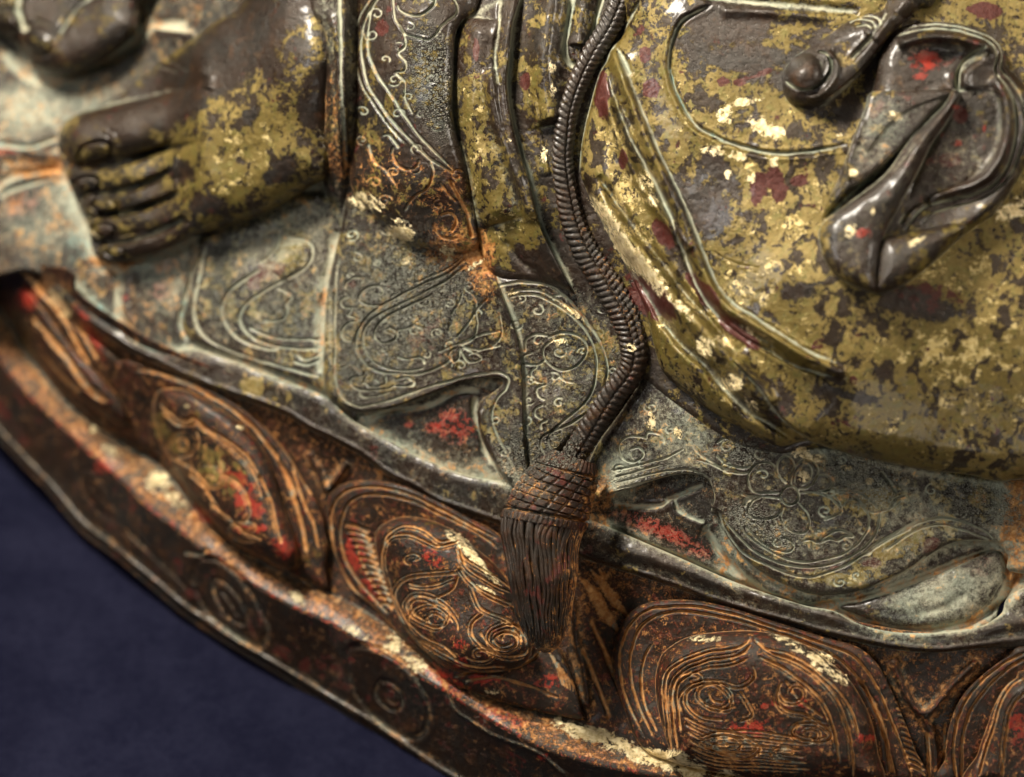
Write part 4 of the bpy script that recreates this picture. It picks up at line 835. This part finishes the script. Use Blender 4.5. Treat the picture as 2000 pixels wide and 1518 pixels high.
S3 = L(3, '1200,1325 1320,1295 1480,1265 1640,1235 1690,1270 1600,1370 1480,1480 1380,1560 1270,1620 1160,1640 1160,1480')
relief('ribbon_strap', S3, .96, .50, 46, .8, 2.0, [], dict(gild=-.15, dust=.0), parent=knot, Wf=WK)
S2 = L(3, '1600,500 1650,532 1560,700 1490,800 1400,980 1290,1180 1215,1340 1190,1500 1178,1630 1080,1610 980,1560 900,1480 862,1380 855,1290 900,1220 1040,1120 1230,965 1370,770 1550,590')
relief('ribbon_strap', S2, 1.14, .40, 42, .75, 2.0, [('f', L(3, '860,1270 960,1170 1130,1080 1280,960 1420,780'), .05, 60, .1), ('r', L(3, '1610,540 1450,770 1330,980 1240,1150'), 9, .05, .2)], dict(gild=-.28, dust=.15), parent=knot, Wf=WK)
# ------------------------------------------------------------------ feet
FT = L(1, '350,690 470,620 640,545 740,475 880,365 1050,235 1190,125 1360,-10 1450,-80 1780,-80 1850,60 1870,400 1850,700 1840,960 1700,1065 1500,1185 1300,1262 1100,1315 900,1400 740,1462 600,1470 520,1405 490,1260 430,1135 385,1020 340,910 325,800')
TOES = [((1250, 600), (480, 775), 140, (530, 850, 95, 58, -15)), ((1250, 880), (455, 1000), 84, (480, 1030, 78, 46, -8)), ((1250, 1010), (530, 1135), 74, (585, 1150, 72, 40, 5)), ((1250, 1140), (560, 1268), 74, (580, 1285, 62, 38, 10)), ((1250, 1260), (620, 1398), 70, (650, 1410, 55, 30, 5))]
def foot_shape(PX, PY, h, sdf):
    X = PX/.35; Y = PY/.35
    ramp = np.clip((X-700)/450, 0, 1); ramp = ramp*ramp*(3-2*ramp)
    body = .30 + (h-.25)*(.42+.58*ramp)
    # the foot rises towards the ankle's upper edge, falling off to the sole
    body += .28*ramp*np.exp(-(((Y-(900-.62*(X-900)))/260.)**2))
    out = body
    for (a, b, r, nl) in TOES:
        d, _, t = segdist(X, Y, np.array(a, float), np.array(b, float))
        z = np.sqrt(np.clip(1-(d/(r*1.06))**2, 0, 1))*r/100*.35
        knuckle = .06*np.exp(-((t-.28)/.14)**2) - .05*np.exp(-((t-.5)/.1)**2)
        z = np.where(d < r*1.06, .34+z*1.15+knuckle, -1)
        fade = np.clip((X-850)/250, 0, 1)
        zz = np.where(X < 1150, z, -1)
        out = np.where(X < 1000, np.maximum(np.where(z > 0, zz, 0)*(1-fade)+body*fade*(z > 0), body*(.55+.45*fade)), body)
    # several toes: combine
    best = np.full(X.shape, -1.0)
    for (a, b, r, nl) in TOES:
        d, _, t = segdist(X, Y, np.array(a, float), np.array(b, float))
        k = .05*np.exp(-((t-.70)/.10)**2)
        z = .30+np.sqrt(np.clip(1-(d/(r*1.08))**2, 0, 1))*r/100*.58+k
        best = np.maximum(best, np.where(d < r*1.08, z, -1))
    fade = np.clip((X-830)/330, 0, 1); fade = fade*fade*(3-2*fade)
    toe = np.where(best > 0, best, .26)
    o = toe*(1-fade)+body*fade
    for (a, b, r, (nx, ny, rx, ry, an)) in TOES:
        c, s = math.cos(math.radians(an)), math.sin(math.radians(an))
        q = np.sqrt((((X-nx)*c+(Y-ny)*s)/rx)**2+((-(X-nx)*s+(Y-ny)*c)/ry)**2)
        o += -.16*np.exp(-((q-1.0)/.13)**2)+.10*np.clip(1-q, 0, .3)
    return o
FTL = [('g', L(1, '960,800 850,850 700,905 560,930 430,925'), 6, .26, .1), ('g', L(1, '960,950 850,1005 700,1065 520,1090'), 6, .24, .1), ('g', L(1, '1000,1080 850,1140 700,1190 550,1205'), 6, .24, .1),
  ('g', L(1, '1040,1220 900,1285 720,1345 560,1352'), 6, .24, .1), ('g', L(1, '870,370 930,380 1000,410'), 3, .06, .4), ('g', L(1, '930,340 990,360 1050,400'), 3, .06, .4), ('g', L(1, '1000,860 990,960 1000,1060'), 3.5, .06, .2),
  ('g', L(1, '560,740 600,760 640,830'), 3, .05, .2), ('g', L(1, '600,720 640,745 670,810'), 3, .05, .2), ('r', L(1, '1110,400 1170,430 1160,500'), 10, .10, 0)]
foot = relief('foot', FT, .25, 1.15, 105, 1.4, 2.2, FTL, dict(gild=-.10, dust=-.42, warm=.08), shape=foot_shape, cav=.6, label='bare foot with five toes and worn gilding on the sole')
CF = L(0, '570,-70 790,-70 770,60 755,180 750,300 745,380 700,425 650,410 630,350 634,240 634,140 622,60 594,0')
relief('ankle_cuff', CF, 1.0, .30, 22, 1.4, 2.2, [('r', L(1, '1830,50 1880,250 1900,500 1910,800'), 9, .1, 0), ('g', L(1, '1900,-100 1900,300 1915,700 1930,960'), 4, .08, .6)], dict(gild=-.15, dust=.34, warm=.12), shape=lambda x, y, h, s_: h-1.15*np.clip((y-190)/210, 0, 1)**1.5-1.15*np.clip((x-668)/46, 0, 1)**1.3)
F2 = L(1, '-200,-200 780,-200 785,60 720,220 560,345 400,412 280,420 180,372 130,292 30,205 -60,180 -200,100')
def foot2(PX, PY, h, sdf):
    X = PX/.35; Y = PY/.35; o = h.copy()
    for cx, cy, r in ((215, 220, 80), (45, 125, 70)):
        q = np.hypot(X-cx, Y-cy)/r; o += .28*np.exp(-(q)**2) - .10*np.exp(-((q-1.15)/.18)**2)
    return o
relief('foot', F2, .3, 1.0, 80, .9, 2.5, [('g', L(1, '150,180 100,60 120,-60'), 8, .2, .3), ('g', L(1, '330,200 420,60 560,-60'), 8, .12, .2)], dict(gild=-.25, warm=.15, dust=-.35), shape=foot2, label='blurred foot in the far corner with two round toe tips')

# ------------------------------------------------------------------ braided cord
CL = np.vstack([L(2, '1720,-420 1650,-90 1610,0 1545,150 1450,300 1375,450 1315,620 1292,780 1282,900 1305,1080 1345,1250 1420,1420'), L(5, '1640,250 1720,380 1790,520 1825,680 1800,800 1700,930 1570,1130 1480,1270 1450,1320')])
def cord():
    C = resample(spline(CL, d=4), 620); T = np.gradient(C, axis=0); T /= np.linalg.norm(T, axis=1)[:, None]; Nn = np.stack([-T[:, 1], T[:, 0]], 1)
    s = np.r_[0, np.cumsum(np.linalg.norm(np.diff(C, axis=0), axis=1))]
    s = s-(s[-1]-1125)
    hw = np.interp(s, [0, 150, 320, 520, 680, 780, 900, 1010], [25, 22, 19, 21, 26, 28, 25, 24])
    m = 56; th = np.linspace(-1.75, 1.75, m)
    v = th/1.57; seam = -.12+.12*np.sin(s/110.)
    TT, SS = np.meshgrid(v, s); sm = seam[:, None]; a = np.abs(TT-sm)
    ph = SS/12.5 + a*1.0 + np.where(TT > sm, .5, 0) + .5*vnoise(SS, TT*20, 25, 42)
    st = np.abs(np.sin(np.pi*ph))**.7
    rad = 1+(.16+.14*vnoise(SS, TT*60, 18, 43))*(st-.5)*1.2-.20*np.exp(-(a/.07)**2) + .05*vnoise(SS, TT*40, 20, 41)
    # a thin wire runs beside the braid on its lower half
    wire = np.exp(-((TT+.48)/.07)**2)*np.clip((SS-480)/60, 0, 1)*np.clip((880-SS)/60, 0, 1); rad += .16*wire-.12*np.exp(-((np.abs(TT+.48)-.14)/.06)**2)*np.clip((SS-480)/60, 0, 1)*np.clip((880-SS)/60, 0, 1)
    R = hw[:, None]*rad
    wc = W(C[:, 0], C[:, 1]) + np.interp(s, [0, 200, 400, 600, 800, 1010], [.46, .46, .44, .40, .36, .48])
    PX = C[:, :1]+Nn[:, :1]*R*np.sin(th)[None]; PY = C[:, 1:]+Nn[:, 1:]*R*np.sin(th)[None]; Wz = wc[:, None]+R/100*.66*np.cos(th)[None]
    A = new_attr(PX.shape, dict(gild=-.42, warm=.10, dust=-.18)); A['warm'] += .25*np.clip((SS-380)/200, 0, 1)
    A['dust'] += .55*np.clip(.35-st, 0, 1)/.35 + .3*np.exp(-(a/.09)**2) + .5*np.clip(np.abs(TT)-.75, 0, 1)*2 + .5*wire - .05
    AA = {c: A[c].ravel() for c in CH}; apply_paint(PX.ravel(), PY.ravel(), AA)
    return loft_mesh('braided_cord', PX, PY, Wz, AA, MAT, STATUE)
cord()
# ------------------------------------------------------------------ tassel
TS = [(150, 790, 120), (200, 750, 172), (300, 690, 224), (420, 635, 248), (540, 592, 262), (620, 562, 262), (700, 545, 256), (800, 550, 238), (950, 562, 222), (1100, 567, 202), (1250, 572, 176), (1400, 582, 140), (1470, 592, 95), (1500, 597, 40)]
TSx = np.array(TS, float)
def tassel():
    root_l = 'hanging tassel with netted head and ribbed fringe'
    ys = np.linspace(150, 1500, 460); cx = np.interp(ys, TSx[:, 0], TSx[:, 1]); hw = np.interp(ys, TSx[:, 0], TSx[:, 2])
    k = np.ones(15)/15; cx = np.convolve(np.pad(cx, 7, 'edge'), k, 'valid'); hw = np.convolve(np.pad(hw, 7, 'edge'), k, 'valid')
    C = np.stack([cx, ys], 1)*.2832+np.array([900, 850]); hw = hw*.2832*1.05
    axis = np.array([.20, 1.0]); 
    m = 110; th = np.linspace(-1.8, 1.8, m); v = th/1.57
    yy, VV = np.meshgrid(ys, v, indexing='ij')
    skew = (VV*28)                                   # rows tilt: right side lower
    tilt = np.where(yy < 620, 1, np.clip((900-yy)/280, 0, 1))*18
    PX = C[:, :1]+hw[:, None]*np.sin(th)[None]; PY = C[:, 1:]+tilt*np.sin(th)[None]*.8
    wc = np.interp(ys, [150, 300, 620, 1000, 1500], [-1.05, -1.0, -.95, -.75, -.85])
    Wz = wc[:, None]+hw[:, None]/100*.95*np.cos(th)[None]
    d = np.zeros(PX.shape); dust = np.zeros(PX.shape)
    wb = vnoise(yy*.8, VV*150, 60, 51)*.05
    head = (yy < 548) & (yy > 245)
    f1 = np.abs(np.sin(np.pi*((VV+wb)*4.3+(yy-250)/210.))); f2 = np.abs(np.sin(np.pi*((yy-250)/52.-VV*.9+wb)))
    net = np.maximum(np.exp(-(f1/.20)**2), np.exp(-(f2/.22)**2))
    d += np.where(head, .075*(1-net)-.02, 0); dust += np.where(head, net*.8, 0)
    bandm = (yy >= 548) & (yy < 628); tick = np.abs(np.sin(np.pi*VV*13))
    d += np.where(bandm, .03+.035*tick, 0); dust += np.where(bandm, .7*np.exp(-(tick/.3)**2), 0)
    for y0 in (548, 628): g = np.exp(-((yy-y0)/9.)**2); d -= .09*g; dust += g*.8
    col = (yy <= 245); tick = np.abs(np.sin(np.pi*VV*9)); d += np.where(col, .02*tick+.03, 0); g = np.exp(-((yy-245)/8.)**2); d -= .07*g; dust += g*.8; dust += np.where(col, .5*np.exp(-(tick/.35)**2), 0)
    sk = yy >= 628; d -= np.where(sk, .06, 0); dust += np.where(sk, .6, 0)
    Wz = Wz+d*np.cos(th)[None]; PX = PX+d*100*np.sin(th)[None]
    A = new_attr(PX.shape, dict(gild=-.6, warm=.42, maroon=.15)); A['dust'] += dust*.9-.25
    A['warm'] += .6*np.clip(VV, 0, 1); A['dust'] += .5*np.clip(np.abs(VV)-.75, 0, 1)*2
    AA = {c: A[c].ravel() for c in CH}; apply_paint(PX.ravel(), PY.ravel(), AA)
    t = loft_mesh('tassel', PX, PY, Wz, AA, MAT, STATUE, root_l)
    nst = 23
    for i in range(nst):
        tv = -1.32+2.64*i/(nst-1); r_ = np.random.RandomState(i+5)
        yl = np.linspace(600 if i % 2 else 612, 1455+r_.uniform(-60, 25)-60*abs(tv)**2, 44); cxx = np.interp(yl, ys, cx); hh = np.interp(yl, ys, hw)
        ph = r_.uniform(0, 6); an = tv+.035*np.sin(yl/95.+ph)+.02*np.sin(yl/41.+ph*2)
        tl = np.clip((900-yl)/280, 0, 1)*18
        X = (cxx*.2832+900)+hh*np.sin(an); Y = yl*.2832+850+tl*np.sin(an)*.8; Z = np.interp(yl, [150, 300, 620, 1000, 1500], [-1.05, -1.0, -.95, -.75, -.85])+hh/100*.93*np.cos(an)
        rad = hh*2.64/(nst-1)*.60*np.clip((yl[-1]-yl)/80, .25, 1)*(1+.1*np.sin(yl/60+ph))
        strand_tube('fringe_strand', np.stack([X, Y, Z], 1), rad, MAT, t, dict(gild=-.6, maroon=.15, warm=.36+.3*max(0, tv), dust=-.28+.28*max(0, tv)))
tassel()
